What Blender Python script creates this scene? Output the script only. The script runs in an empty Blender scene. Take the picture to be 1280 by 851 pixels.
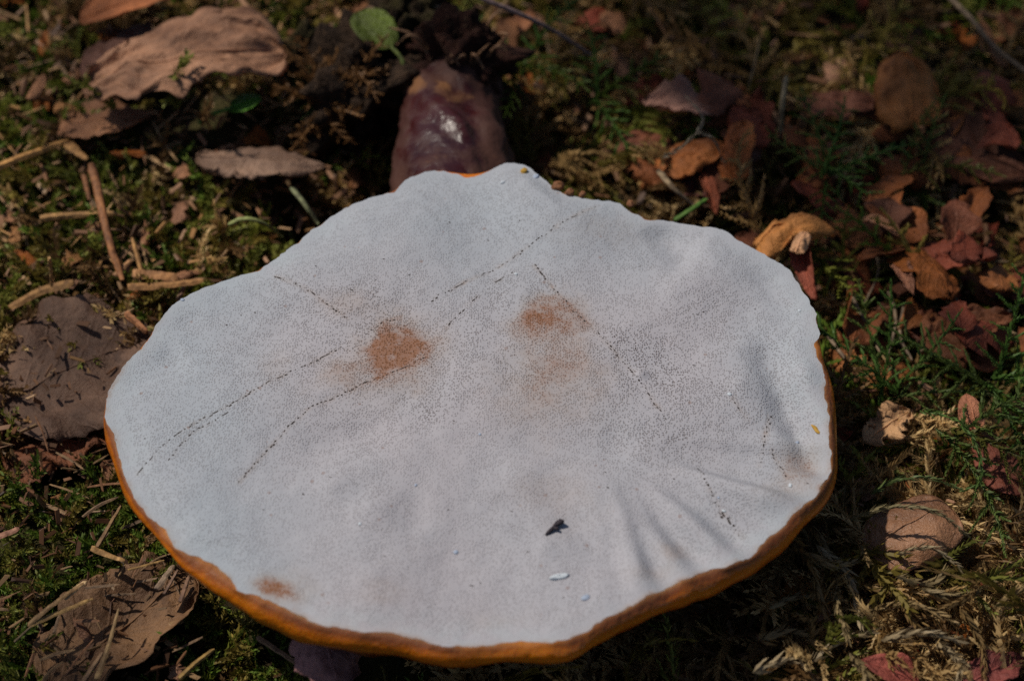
import bpy, math, random
import numpy as np
from mathutils import Vector, Matrix, Euler

R = math.radians
rng = np.random.default_rng(7)
random.seed(7)
sc = bpy.context.scene
C = sc.collection

# ------------------------------------------------------------------ camera, sky, sun, exposure
PITCH, DIST, LENS, SENSOR = R(48), 0.46, 50.0, 23.6
AIM = Vector((0.0, 0.0, 0.045))
CAM = AIM + Vector((0, -math.cos(PITCH), math.sin(PITCH))) * DIST
cam = bpy.data.cameras.new('camera'); cam_o = bpy.data.objects.new('camera', cam); C.objects.link(cam_o)
cam_o.location = CAM; cam_o.rotation_euler = (math.pi/2 - PITCH, 0, 0)
cam.lens, cam.sensor_width, cam.clip_start, cam.clip_end = LENS, SENSOR, 0.01, 200
cam.dof.use_dof = True; cam.dof.focus_distance = 0.462; cam.dof.aperture_fstop = 7.5; cam.dof.aperture_blades = 7
sc.camera = cam_o

SUN_AZ, SUN_EL = R(158), R(55)            # azimuth of the sun, counter-clockwise from +X
w = bpy.data.worlds.new('World'); sc.world = w; w.use_nodes = True
nt = w.node_tree; bg = nt.nodes['Background']
sky = nt.nodes.new('ShaderNodeTexSky'); sky.sky_type = 'NISHITA'; sky.sun_disc = False
sky.sun_elevation = SUN_EL; sky.sun_rotation = math.pi/2 - SUN_AZ
nt.links.new(sky.outputs[0], bg.inputs[0]); bg.inputs[1].default_value = 0.052
sl = bpy.data.lights.new('sun', 'SUN'); sun = bpy.data.objects.new('sun', sl); C.objects.link(sun)
sl.energy = 3.6; sl.angle = R(1.2); sl.color = (1, 0.92, 0.81)
sd = Vector((math.cos(SUN_AZ)*math.cos(SUN_EL), math.sin(SUN_AZ)*math.cos(SUN_EL), math.sin(SUN_EL)))
sun.rotation_euler = sd.to_track_quat('Z', 'Y').to_euler()
sun.location = sd * 3
sc.view_settings.view_transform = 'Standard'; sc.view_settings.look = 'None'
sc.view_settings.exposure = 0.0; sc.view_settings.gamma = 1
sc.render.engine = 'CYCLES'; sc.cycles.use_denoising = False
sc.cycles.max_bounces = 6; sc.cycles.transparent_max_bounces = 6

# ------------------------------------------------------------------ helpers
_f = np.array([0, math.cos(PITCH), -math.sin(PITCH)]); _u = np.array([0, math.sin(PITCH), math.cos(PITCH)])
_r = np.array([1.0, 0, 0]); _c = np.array(CAM)
def P(x, y, z=0.0):
    """the place on the level plane z that the photograph shows at (x, y) of 1280 x 851"""
    s = SENSOR/LENS/1280
    d = _f + _r*(x-640)*s - _u*(y-425.5)*s
    t = (z - _c[2])/d[2]
    return _c + d*t
def PX(p):
    """picture coordinates of world points, to choose what grows where"""
    q = np.asarray(p) - _c
    s = SENSOR/LENS/1280; d = q @ _f
    return (q @ _r)/d/s + 640, 425.5 - (q @ _u)/d/s

class Noise:
    def __init__(self, seed): self.g = np.random.default_rng(seed).random((256, 256))
    def __call__(self, x, y):
        x = np.asarray(x, float); y = np.asarray(y, float)
        i = np.floor(x).astype(int); j = np.floor(y).astype(int); f = x-i; g = y-j
        f = f*f*f*(f*(6*f-15)+10); g = g*g*g*(g*(6*g-15)+10)
        a = self.g[i % 256, j % 256]; b = self.g[(i+1) % 256, j % 256]
        c = self.g[i % 256, (j+1) % 256]; d = self.g[(i+1) % 256, (j+1) % 256]
        return (a*(1-f)+b*f)*(1-g) + (c*(1-f)+d*f)*g - 0.5
    def fbm(self, x, y, n=4):
        s = 0; a = 1
        for k in range(n): s = s + a*self(x*2**k+17*k, y*2**k+5*k); a *= .5
        return s
N1, N2, N3, N4 = Noise(1), Noise(2), Noise(3), Noise(4)

def mesh_np(v, f, smooth=True, attrs=None, uv=None):
    me = bpy.data.meshes.new('mesh')
    v = np.asarray(v, np.float32); f = np.asarray(f, np.int32); k = f.shape[1]
    me.vertices.add(len(v)); me.vertices.foreach_set('co', v.ravel())
    me.loops.add(f.size); me.loops.foreach_set('vertex_index', f.ravel())
    me.polygons.add(len(f)); me.polygons.foreach_set('loop_start', np.arange(0, f.size, k, dtype=np.int32))
    me.polygons.foreach_set('use_smooth', np.full(len(f), smooth))
    me.update(calc_edges=True)
    for n, a in (attrs or {}).items():
        a = np.asarray(a, np.float32)
        if a.ndim == 1:
            me.attributes.new(n, 'FLOAT', 'POINT').data.foreach_set('value', a)
        else:
            a4 = np.ones((len(a), 4), np.float32); a4[:, :3] = a
            me.attributes.new(n, 'FLOAT_COLOR', 'POINT').data.foreach_set('color', a4.ravel())
    if uv is not None:
        l = me.uv_layers.new(name='UV'); l.data.foreach_set('uv', np.asarray(uv, np.float32)[f.ravel()].ravel())
    return me
def obj(name, me, mat, parent=None, color=None):
    me.name = name
    o = bpy.data.objects.new(name, me); C.objects.link(o)
    if mat and not me.materials: me.materials.append(mat)
    if parent: o.parent = parent
    if color is not None: o.color = (*color, 1)
    return o
def tag(o, label=None, cat=None, group=None, kind=None):
    for k, v in (('label', label), ('category', cat), ('group', group), ('kind', kind)):
        if v: o[k] = v
    return o
def thing(name, label, cat, group=None, loc=(0, 0, 0)):
    o = bpy.data.objects.new(name, None); C.objects.link(o); o.location = loc
    o.empty_display_size = .005
    return tag(o, label, cat, group)
def grid_faces(nu, nv, wrap_u=False, wrap_v=False):
    i, j = np.meshgrid(np.arange(nu if wrap_u else nu-1), np.arange(nv if wrap_v else nv-1), indexing='ij')
    i2 = (i+1) % nu; j2 = (j+1) % nv
    return np.stack([i*nv+j, i2*nv+j, i2*nv+j2, i*nv+j2], -1).reshape(-1, 4)
def spline(pts, n):
    p = np.asarray(pts, float)
    if len(p) == 2: return p[0] + (p[1]-p[0])*np.linspace(0, 1, n)[:, None]
    q = np.vstack([2*p[0]-p[1], p, 2*p[-1]-p[-2]])
    t = np.linspace(0, len(p)-1-1e-6, n); i = t.astype(int); f = (t-i)[:, None]
    a, b, c, d = q[i], q[i+1], q[i+2], q[i+3]
    return .5*(2*b + (c-a)*f + (2*a-5*b+4*c-d)*f**2 + (3*b-a-3*c+d)*f**3)
def tube_vf(path, rad, sides=7, rough=0.0, flat=1.0):
    p = np.asarray(path, float); n = len(p)
    t = np.gradient(p, axis=0); t /= np.linalg.norm(t, axis=1)[:, None] + 1e-12
    up = np.array([0, 0, 1.0]); s = np.cross(t, up)
    bad = np.linalg.norm(s, axis=1) < 1e-3; s[bad] = [1, 0, 0]
    s /= np.linalg.norm(s, axis=1)[:, None]; b = np.cross(s, t)
    a = np.linspace(0, 2*np.pi, sides, endpoint=False)
    rad = np.broadcast_to(np.asarray(rad, float), (n,))
    rr = rad[:, None]*(1+rough*1.5*rng.uniform(-1, 1, (1, sides))+rough*.22*rng.uniform(-1, 1, (n, sides)))
    v = p[:, None]+rr[..., None]*(np.cos(a)[None, :, None]*s[:, None]+flat*np.sin(a)[None, :, None]*b[:, None])
    v = np.concatenate([v, ], 1).reshape(-1, 3)
    f = grid_faces(n, sides, wrap_v=True)
    v = np.vstack([v, p[:1], p[-1:]]); m = n*sides
    k = np.arange(sides); k2 = (k+1) % sides
    f = np.vstack([f, np.stack([np.full(sides, m), k2, k, k], 1)[:, [0, 1, 2, 2]],
                   np.stack([np.full(sides, m+1), (n-1)*sides+k, (n-1)*sides+k2, (n-1)*sides+k2], 1)])
    return v, f
def tri_fix(v, f):
    """faces as a list, with repeated corners of end-cap triangles dropped"""
    return [tuple(q[:3]) if q[2] == q[3] else tuple(q) for q in f.tolist()]
def tube(name, path, rad, mat, parent=None, color=None, sides=7, rough=0.0, flat=1.0, smooth=True):
    v, f = tube_vf(path, rad, sides, rough, flat)
    me = bpy.data.meshes.new(name); me.from_pydata(v.tolist(), [], tri_fix(v, f))
    me.polygons.foreach_set('use_smooth', [smooth]*len(me.polygons)); me.update()
    return obj(name, me, mat, parent, color)
def sm(e0, e1, x):
    t = np.clip((x-e0)/(e1-e0), 0, 1); return t*t*(3-2*t)

# ------------------------------------------------------------------ materials
class M:
    def __init__(s, name):
        s.m = bpy.data.materials.new(name); s.m.use_nodes = True; s.t = s.m.node_tree
        s.b = s.t.nodes['Principled BSDF']; s.out = s.t.nodes['Material Output']
    def n(s, typ, **kw):
        n = s.t.nodes.new('ShaderNode'+typ)
        for k, v in kw.items():
            if k == 'ins':
                for a, b in v.items():
                    if hasattr(b, 'is_linked') or hasattr(b, 'links'): s.t.links.new(b, n.inputs[a])
                    else: n.inputs[a].default_value = b
            else: setattr(n, k, v)
        return n
    def link(s, a, b): s.t.links.new(a, b)
    def mix(s, fac, a, b, blend='MIX'):
        n = s.t.nodes.new('ShaderNodeMix'); n.data_type = 'RGBA'; n.blend_type = blend
        for i, x in ((0, fac), (6, a), (7, b)):
            if hasattr(x, 'links'): s.link(x, n.inputs[i])
            else: n.inputs[i].default_value = x if i == 0 else (*x, 1)
        return n.outputs[2]
    def math(s, op, a, b=0.0, clamp=False):
        n = s.t.nodes.new('ShaderNodeMath'); n.operation = op; n.use_clamp = clamp
        for i, x in ((0, a), (1, b)):
            if hasattr(x, 'links'): s.link(x, n.inputs[i])
            else: n.inputs[i].default_value = x
        return n.outputs[0]
    def ramp(s, fac, stops):
        n = s.n('ValToRGB', ins={0: fac}); e = n.color_ramp.elements
        while len(e) < len(stops): e.new(.5)
        for k, (p, c) in enumerate(stops):
            e[k].position = p; e[k].color = (*c, 1) if len(c) == 3 else c
        return n.outputs[0]
    def noise(s, scale, detail=4, vec=None, rough=.55):
        n = s.n('TexNoise', ins={'Scale': scale, 'Detail': detail, 'Roughness': rough})
        if vec is not None: s.link(vec, n.inputs['Vector'])
        return n.outputs['Fac']
    def attr(s, name, out='Fac'):
        return s.n('Attribute', attribute_name=name).outputs[out]
    def co(s, out='Object'): return s.n('TexCoord').outputs[out]
    def bump(s, h, strength, dist, normal=None):
        n = s.n('Bump', ins={'Height': h, 'Strength': strength, 'Distance': dist})
        if normal is not None: s.link(normal, n.inputs['Normal'])
        return n.outputs[0]
    def translucent(s, col, fac):
        tr = s.n('BsdfTranslucent', ins={0: col}); mx = s.n('MixShader', ins={0: fac})
        s.link(s.b.outputs[0], mx.inputs[1]); s.link(tr.outputs[0], mx.inputs[2]); s.link(mx.outputs[0], s.out.inputs[0])

def mat_pores():
    m = M('pore_surface'); co = m.co()
    stain, pore, pale = m.attr('stain'), m.attr('pore'), m.attr('pale')
    wob = m.n('TexNoise', ins={'Scale': 900, 'Detail': 1, 'Vector': co})
    wv = m.n('VectorMath', operation='MULTIPLY_ADD', ins={0: wob.outputs['Color'], 1: (.00018,)*3, 2: co})
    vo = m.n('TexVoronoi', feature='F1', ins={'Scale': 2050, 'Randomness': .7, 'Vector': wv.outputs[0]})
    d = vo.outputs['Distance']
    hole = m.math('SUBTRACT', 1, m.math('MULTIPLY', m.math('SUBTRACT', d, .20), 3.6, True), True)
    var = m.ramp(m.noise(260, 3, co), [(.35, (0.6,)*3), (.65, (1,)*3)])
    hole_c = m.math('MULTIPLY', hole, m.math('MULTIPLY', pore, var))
    big = m.noise(30, 4, co); fine = m.noise(700, 3, co)
    sky_tint = m.math('ADD', m.attr('sky_tint'), m.math('MULTIPLY', m.math('SUBTRACT', big, .5), 1.2), True)
    base = m.mix(sky_tint, (.378, .360, .388), (.332, .366, .408))
    base = m.mix(m.math('MULTIPLY', fine, .22), base, (.27, .27, .29))
    base = m.mix(m.math('MULTIPLY', m.math('MULTIPLY', pale, m.ramp(m.noise(220, 4, co), [(.4, (0,)*3), (.6, (1,)*3)])), .3), base, (.36, .42, .45))
    st = m.math('ADD', stain, m.math('MULTIPLY', m.math('SUBTRACT', m.noise(420, 4, co, .7), .5), m.math('MULTIPLY', stain, 1.9)), True)
    st = m.math('MULTIPLY', st, m.math('ADD', .75, m.math('MULTIPLY', hole, .45)), True)
    base = m.mix(m.math('MULTIPLY', st, 1.1, True), base, m.mix(m.ramp(st, [(.2, (0,)*3), (.65, (1,)*3)]), (.27, .175, .10), (.215, .078, .020)))
    base = m.mix(m.math('MULTIPLY', hole_c, .62), base, (.10, .075, .068))  # brown pore interiors, with the shade inside them mixed into the colour
    sp = m.n('TexVoronoi', feature='F1', ins={'Scale': 210, 'Randomness': 1, 'Vector': co}).outputs['Distance']
    spn = m.n('TexNoise', ins={'Scale': 40, 'Detail': 2, 'Vector': co}).outputs['Fac']
    speck = m.math('MULTIPLY', m.math('LESS_THAN', sp, .085), m.math('GREATER_THAN', spn, .52))
    base = m.mix(m.math('MULTIPLY', speck, .55), base, (.22, .15, .13))
    m.link(base, m.b.inputs['Base Color']); m.b.inputs['Roughness'].default_value = .75
    m.b.inputs['Specular IOR Level'].default_value = .25
    h = m.math('MULTIPLY', hole, m.math('ADD', .25, pore))
    n1 = m.bump(m.math('MULTIPLY', h, -1), .6, .00016)
    n2 = m.bump(m.noise(160, 4, co), .14, .0014, n1)
    m.link(n2, m.b.inputs['Normal'])
    return m.m
def mat_rim():
    m = M('lacquered_rim'); co = m.co(); v = m.attr('across')
    nz = m.noise(120, 5, co); nf = m.noise(600, 3, co)
    vv = m.math('ADD', v, m.math('MULTIPLY', m.math('SUBTRACT', nz, .5), .30))
    c = m.ramp(vv, [(0, (.36, .25, .15)), (.05, (.22, .09, .03)), (.13, (.17, .05, .012)), (.22, (.20, .05, .008)), (.34, (.54, .135, .003)), (.60, (.68, .17, .002)), (.80, (.40, .08, .004)), (1, (.07, .015, .010))])
    c = m.mix(m.math('MULTIPLY', nf, .5), c, (.20, .07, .02))
    c = m.mix(m.ramp(m.noise(55, 4, co), [(.5, (0,)*3), (.75, (.6,)*3)]), c, (.70, .22, .004))
    m.link(c, m.b.inputs['Base Color'])
    m.link(m.ramp(v, [(.1, (.8,)*3), (.38, (.18,)*3)]), m.b.inputs['Roughness'])
    m.b.inputs['Specular IOR Level'].default_value = .5
    m.b.inputs['Subsurface Weight'].default_value = .25; m.b.inputs['Subsurface Radius'].default_value = (.006, .0018, .0004); m.b.inputs['Subsurface Scale'].default_value = 1.0
    m.link(m.bump(nf, .5, .0005, m.bump(nz, .5, .002)), m.b.inputs['Normal'])
    return m.m
def mat_stem():
    m = M('lacquered_stem'); co = m.co()
    n = m.noise(70, 5, co); n2 = m.noise(160, 5, co); 
    c = m.mix(m.ramp(n, [(.35, (0,)*3), (.65, (1,)*3)]), (.018, .003, .004), (.048, .008, .007))
    c = m.mix(m.math('MULTIPLY', m.attr('grey_patch'), m.ramp(n2, [(.3, (.3,)*3), (.7, (1,)*3)])), c, (.055, .026, .036))
    d = m.math('ADD', m.attr('dirt'), m.math('MULTIPLY', m.math('SUBTRACT', n2, .5), 1.6))
    dm = m.ramp(d, [(.45, (0,)*3), (.95, (1,)*3)])
    c = m.mix(dm, c, m.mix(m.ramp(m.math('ADD', m.attr('mud'), m.math('MULTIPLY', m.math('SUBTRACT', n2, .5), 2.2)), [(.4, (0,)*3), (.55, (1,)*3)]), m.mix(n, (.075, .030, .019), (.040, .014, .011)), (.15, .065, .025)))
    m.link(c, m.b.inputs['Base Color'])
    m.link(m.ramp(m.math('ADD', dm, m.math('MULTIPLY', n2, .5)), [(0, (.20,)*3), (.8, (.7,)*3)]), m.b.inputs['Roughness'])
    m.b.inputs['Specular IOR Level'].default_value = .3
    m.link(m.bump(m.math('ADD', m.noise(300, 4, co), m.math('MULTIPLY', dm, .8)), .6, .0008, m.bump(n, .5, .003)), m.b.inputs['Normal'])
    return m.m
def mat_soil(name='soil', a=(.018, .012, .008), b=(.06, .037, .022)):
    m = M(name); co = m.co()
    n = m.noise(150, 8, co, .7); n2 = m.noise(900, 3, co)
    c = m.mix(m.ramp(n, [(.35, (0,)*3), (.7, (1,)*3)]), a, b)
    c = m.mix(m.math('MULTIPLY', m.math('GREATER_THAN', n2, .6), .6), c, (.10, .06, .035))
    if name == 'soil':
        c = m.mix(m.ramp(m.noise(45, 6, co, .7), [(.42, (0,)*3), (.6, (.8,)*3)]), c, m.mix(n2, (.045, .05, .012), (.10, .085, .03)))
    m.link(c, m.b.inputs['Base Color']); m.b.inputs['Roughness'].default_value = .95; m.b.inputs['Specular IOR Level'].default_value = .15
    m.link(m.bump(n2, .8, .001, m.bump(n, .9, .006)), m.b.inputs['Normal'])
    return m.m
def mat_leaf(name, veins=.6, rough=.6, trans=.25, spec=.35):
    """dead or green leaf: the object's colour is its base, veins and blotches on top"""
    m = M(name); co = m.co(); uv = m.co('UV'); oc = m.n('ObjectInfo').outputs['Color']
    sx = m.n('SeparateXYZ', ins={0: uv}); u, v = sx.outputs[0], sx.outputs[1]
    av = m.math('ABSOLUTE', v)
    ph = m.math('SUBTRACT', m.math('MULTIPLY', m.math('ADD', u, m.math('MULTIPLY', m.noise(60, 2, co), .25)), 7.0), m.math('MULTIPLY', av, 2.6))
    saw = m.math('ABSOLUTE', m.math('SUBTRACT', m.math('FRACT', ph), .5))
    side = m.math('SUBTRACT', 1, m.math('MULTIPLY', saw, 9), True)
    mid = m.math('SUBTRACT', 1, m.math('MULTIPLY', av, 14), True)
    vein = m.math('MULTIPLY', m.math('MAXIMUM', m.math('MULTIPLY', side, .6), mid), veins)
    net = m.n('TexVoronoi', feature='DISTANCE_TO_EDGE', ins={'Scale': 900, 'Vector': co}).outputs['Distance']
    big = m.noise(55, 5, co, .65); mid_n = m.noise(260, 5, co, .65)
    dark = m.mix(1.0, oc, (.42, .36, .34), 'MULTIPLY'); light = m.mix(1.0, oc, (1.35, 1.3, 1.25), 'MULTIPLY')
    c = m.mix(m.ramp(big, [(.36, (0,)*3), (.62, (1,)*3)]), dark, light)
    c = m.mix(m.math('MULTIPLY', m.math('SUBTRACT', mid_n, .42), 1.6, True), c, m.mix(1.0, oc, (.5, .42, .4), 'MULTIPLY'))
    c = m.mix(m.math('MULTIPLY', vein, .45), c, light)
    spot = m.ramp(m.noise(130, 4, co), [(.63, (0,)*3), (.68, (1,)*3)])
    c = m.mix(m.math('MULTIPLY', spot, .6*min(veins, 1)), c, m.mix(1.0, oc, (.22, .18, .2), 'MULTIPLY'))
    m.link(c, m.b.inputs['Base Color']); m.b.inputs['Roughness'].default_value = rough
    m.b.inputs['Specular IOR Level'].default_value = spec
    h = m.math('ADD', vein, m.math('ADD', m.math('MULTIPLY', mid_n, 1.6), m.math('MULTIPLY', m.noise(900, 4, co, .7), 1.2)))
    m.link(m.bump(m.math('MINIMUM', net, .1), .4, .0008, m.bump(h, .7, .0006)), m.b.inputs['Normal'])
    m.translucent(c, trans)
    return m.m
def mat_wood():
    m = M('dry_wood'); co = m.co(); oc = m.n('ObjectInfo').outputs['Color']
    n = m.noise(500, 5, co); n2 = m.noise(90, 4, co)
    c = m.mix(m.ramp(n, [(.35, (0,)*3), (.65, (1,)*3)]), m.mix(1.0, oc, (.45, .4, .38), 'MULTIPLY'), m.mix(1.0, oc, (1.25, 1.2, 1.15), 'MULTIPLY'))
    c = m.mix(m.ramp(n2, [(.5, (0,)*3), (.7, (.7,)*3)]), c, m.mix(1.0, oc, (.35, .3, .3), 'MULTIPLY'))
    m.link(c, m.b.inputs['Base Color']); m.b.inputs['Roughness'].default_value = .75
    m.link(m.bump(n, .7, .0006), m.b.inputs['Normal'])
    return m.m
def mat_moss():
    m = M('moss'); c = m.attr('tint', 'Color')
    c2 = m.mix(m.math('MULTIPLY', m.noise(350, 3, m.co()), .5), c, m.mix(1.0, c, (.4, .4, .35), 'MULTIPLY'))
    m.link(c2, m.b.inputs['Base Color']); m.b.inputs['Roughness'].default_value = .55
    m.b.inputs['Specular IOR Level'].default_value = .3
    m.translucent(c2, .3)
    return m.m
def mat_plain(name, col, rough=.8):
    m = M(name); co = m.co(); n = m.noise(900, 4, co)
    c = m.mix(n, tuple(x*.7 for x in col), tuple(min(1, x*1.2) for x in col))
    m.link(c, m.b.inputs['Base Color']); m.b.inputs['Roughness'].default_value = rough
    m.link(m.bump(n, .5, .0004), m.b.inputs['Normal'])
    return m.m
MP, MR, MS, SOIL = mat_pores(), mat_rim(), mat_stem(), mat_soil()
LEAF, GREEN, WOOD, MOSS = mat_leaf('dead_leaf'), mat_leaf('green_leaf', .5, .45, .35, .4), mat_wood(), mat_moss()
SLIT = mat_plain('dark_slit', (.022, .014, .011)); WHITE = mat_plain('white_crumb', (.50, .55, .60))
BLUE = mat_plain('pale_blue_crumb', (.33, .39, .50)); BLACK = mat_plain('black_bit', (.03, .022, .03)); YEL = mat_plain('ochre_bit', (.42, .24, .03))

# ------------------------------------------------------------------ shape of the fungus (needed to keep the litter clear of it)
EDGE = [(515,220),(530,215),(545,214),(557,216),(572,219),(584,223),(605,218),(625,209),(642,206),(663,213),(681,227),(693,238),(707,246),(721,249),(741,252),(760,252),(775,254),(789,264),(803,272),(814,274),(824,272),(850,277),(875,281),(904,287),(922,298),(940,308),(970,322),(990,338),(1006,361),(1018,388),(1023,417),(1017,434),(1022,447),(1028,464),(1030,480),(1029,493),(1036,512),(1037,530),(1038,548),(1040,565),(1039,581),(1028,599),(1022,613),(999,636),(978,656),(957,674),(936,695),(910,708),(880,711),(850,725),(832,733),(818,742),(788,760),(758,773),(735,788),(710,799),(682,803),(656,800),(624,800),(589,806),(545,806),(529,800),(503,796),(487,790),(456,789),(424,786),(393,778),(358,762),(327,746),(299,739),(286,722),(268,707),(245,697),(225,691),(204,664),(187,652),(167,625),(157,604),(150,572),(145,547),(132,530),(132,516),(138,484),(152,460),(176,436),(188,418),(200,400),(213,385),(228,374),(244,365),(260,358),(298,346),(327,340),(350,320),(375,300),(400,281),(433,261),(462,248),(492,241),(505,228)]
CAPZ = 0.042
NA, NR = 720, 140
edge = np.array([P(x, y, CAPZ) for x, y in EDGE])
CX, CY = P(600, 470, CAPZ)[:2]
ea = np.unwrap(np.arctan2(edge[:, 1]-CY, edge[:, 0]-CX)); er = np.hypot(edge[:, 0]-CX, edge[:, 1]-CY)
th = np.linspace(-np.pi, np.pi, NA, endpoint=False)
_a = np.mod(ea+np.pi, 2*np.pi)-np.pi; EDGE_ORD = np.argsort(_a)
def edge_r(a):
    return np.interp(a, np.r_[_a[EDGE_ORD]-2*np.pi, _a[EDGE_ORD], _a[EDGE_ORD]+2*np.pi], np.tile(er[EDGE_ORD], 3))
ER = edge_r(th)
ER = ER + .0006*N1.fbm(th*16, th*0+3, 5) + .0004*N2.fbm(th*45, th*0, 3)
def front(a):      # 1 on the near side, 0 at the back, of direction a from the cap's centre
    return sm(-.35, .35, -np.sin(a)+.25*np.abs(np.cos(a)))
RIMW = .0003 + (.0009+.0011*sm(-.3, -.85, np.sin(th)))*sm(.12, -.22, np.sin(th)-.12*sm(0, 1, np.cos(th)))*(1+.5*N2.fbm(th*5, th*0, 3)) + .0006*sm(.75, 1, np.cos(th))*sm(.35, 0., np.sin(th))
_ps = P(562, 218, CAPZ); BACK = np.exp(-(np.angle(np.exp(1j*(th-math.atan2(_ps[1]-CY, _ps[0]-CX))))/.13)**2)
RIMW = RIMW + .0013*BACK
RIMH = (.0060 + .0036*N3.fbm(th*3, th*0, 3))*(.75+.25*front(th))
def under_z(x, y):                    # underside of the cap: where litter may reach up to
    a = np.arctan2(y-CY, x-CX); q = np.hypot(x-CX, y-CY)/edge_r(a)
    return np.where(q > 1.05, 9.0, CAPZ-.006-.017*np.sqrt(np.clip(1-q*q, 0, 1)))
def pt(x, y): return P(x, y, CAPZ)[:2]
def near_seg(x, y, a, b):
    a = np.asarray(a); b = np.asarray(b); d = b-a; L2 = d@d
    t = np.clip(((x-a[0])*d[0]+(y-a[1])*d[1])/L2, 0, 1)
    return np.hypot(x-a[0]-t*d[0], y-a[1]-t*d[1]), t
def cap_relief(x, y):
    z = .0030*N1.fbm(x*17, y*17, 2) + .0005*N2.fbm(x*110, y*110, 3)
    ac = np.arctan2(y-CY, x-CX); z = z + .0007*sm(.02, .06, np.hypot(x-CX, y-CY))*np.sin(ac*9+8*N4(x*12, y*12)+1)
    hub = pt(745, 545)                                   # folds fan out from here to the near right rim
    dx, dy = x-hub[0], y-hub[1]; rr = np.hypot(dx, dy); an = np.arctan2(dy, dx)
    fan = sm(.012, .045, rr)*sm(-1.75, -1.25, an)*sm(.12, -.12, an)
    z = z + fan*(.0010*np.sin(an*13+.6+6*N3(x*18, y*18)*.35)+.0009*np.sin(an*27+1+2*N2(x*25, y*25)))
    for (ax, ay), (bx, by), wd, h in [((950,415),(985,500),.0040,-.0024),((985,500),(1034,585),.0034,-.0028),((1005,440),(1028,520),.004,.0014),((822,272),(850,318),.0045,-.0016),((850,318),(905,340),.008,.0014),
                                      ((540,540),(420,610),.004,.0009),((545,545),(470,640),.004,.0008),((560,548),(545,660),.0045,.0007),((500,520),(400,560),.004,-.0007),((600,545),(760,555),.005,-.0009),((640,560),(690,680),.005,.0007),((700,575),(820,720),.006,.0010),((240,440),(170,470),.006,-.0012),((935,560),(1030,560),.004,.0010),((800,560),(1020,602),.0036,-.0007),((800,575),(985,640),.0034,.0009),((800,590),(955,668),.0034,-.0007),((795,600),(925,690),.0034,.0008),((785,610),(890,705),.0036,-.0008),((770,620),(850,718),.003,.0011)]:
        d, t = near_seg(x, y, pt(ax, ay), pt(bx, by)); z = z + h*np.exp(-(d/wd)**2)*(.15+.85*sm(0, .4, t))
    for (px, py), wd, h in [((801,467),.0014,.0007),((640,470),.02,.0012),((690,270),.012,.0010),((430,330),.016,.0014),((300,560),.02,.0012),((1005,470),.004,.0010),((925,480),.0025,.0006),((520,700),.02,.001)]:
        c = pt(px, py); z = z + h*np.exp(-((x-c[0])**2+(y-c[1])**2)/wd**2)
    return z
def cap_top(x, y):
    a = np.arctan2(y-CY, x-CX); q = np.hypot(x-CX, y-CY)/np.interp(a, np.r_[th, np.pi], np.r_[ER, ER[0]])
    return CAPZ + cap_relief(x, y)*(1-.6*sm(.9, 1, q)) 

# ------------------------------------------------------------------ the ground
def ground_z(x, y):
    z = .012*N4.fbm(x*9+3, y*9+8, 4) + .004*N2.fbm(x*60, y*60, 3)
    px = np.hypot(x-CX, y-CY)
    hp = P(1090, 740, .01)
    return z + .010*np.exp(-((x-hp[0])/.045)**2-((y-hp[1])/.045)**2) + .010*sm(.06, .22, y) - .006*np.exp(-(px/.07)**2) + .006*sm(-.03, -.10, x)
def axis(lo, hi, n):
    inner = np.linspace(lo, hi, n); g = np.geomspace(.02, 25, 22)
    return np.r_[lo-g[::-1], inner, hi+g]
gx, gy = axis(-.4, .4, 270), axis(-.3, .6, 300)
X, Y = np.meshgrid(gx, gy, indexing='ij')
Z = ground_z(X, Y)
g_o = obj('ground', mesh_np(np.stack([X, Y, Z], -1).reshape(-1, 3), grid_faces(len(gx), len(gy))), SOIL)
tag(g_o, 'dark crumbly forest soil under the moss and leaf litter', kind='structure')

# ------------------------------------------------------------------ the bracket fungus, lying with its pores up
fungus = thing('bracket_fungus', 'large bracket fungus lying pores up, white pored face and orange rim', 'fungus', loc=(CX, CY, .02))
inv = Vector(fungus.location)
def local(v): return np.asarray(v)-np.array(inv)
q = np.linspace(0, 1, NR)**.85
rr = ER[None, :]*q[:, None]; xx = CX+rr*np.cos(th); yy = CY+rr*np.sin(th); zz = cap_top(xx, yy)
V = np.stack([xx, yy, zz], -1).reshape(-1, 3)
fx, fy = V[:, 0], V[:, 1]
def blob(px, py, rx, ry, rot=0, power=2.0, wob=.5, seed=0):
    c = pt(px, py); a = R(rot); s = .17e-3
    u = (fx-c[0])*math.cos(a)+(fy-c[1])*math.sin(a); v = -(fx-c[0])*math.sin(a)+(fy-c[1])*math.cos(a)
    d = np.sqrt((u/(rx*s))**2+(v/(ry*s*1.34))**2) + wob*N3.fbm(fx*160+seed, fy*160, 4)
    return np.exp(-np.clip(d, 0, 9)**power*1.2)
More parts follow.
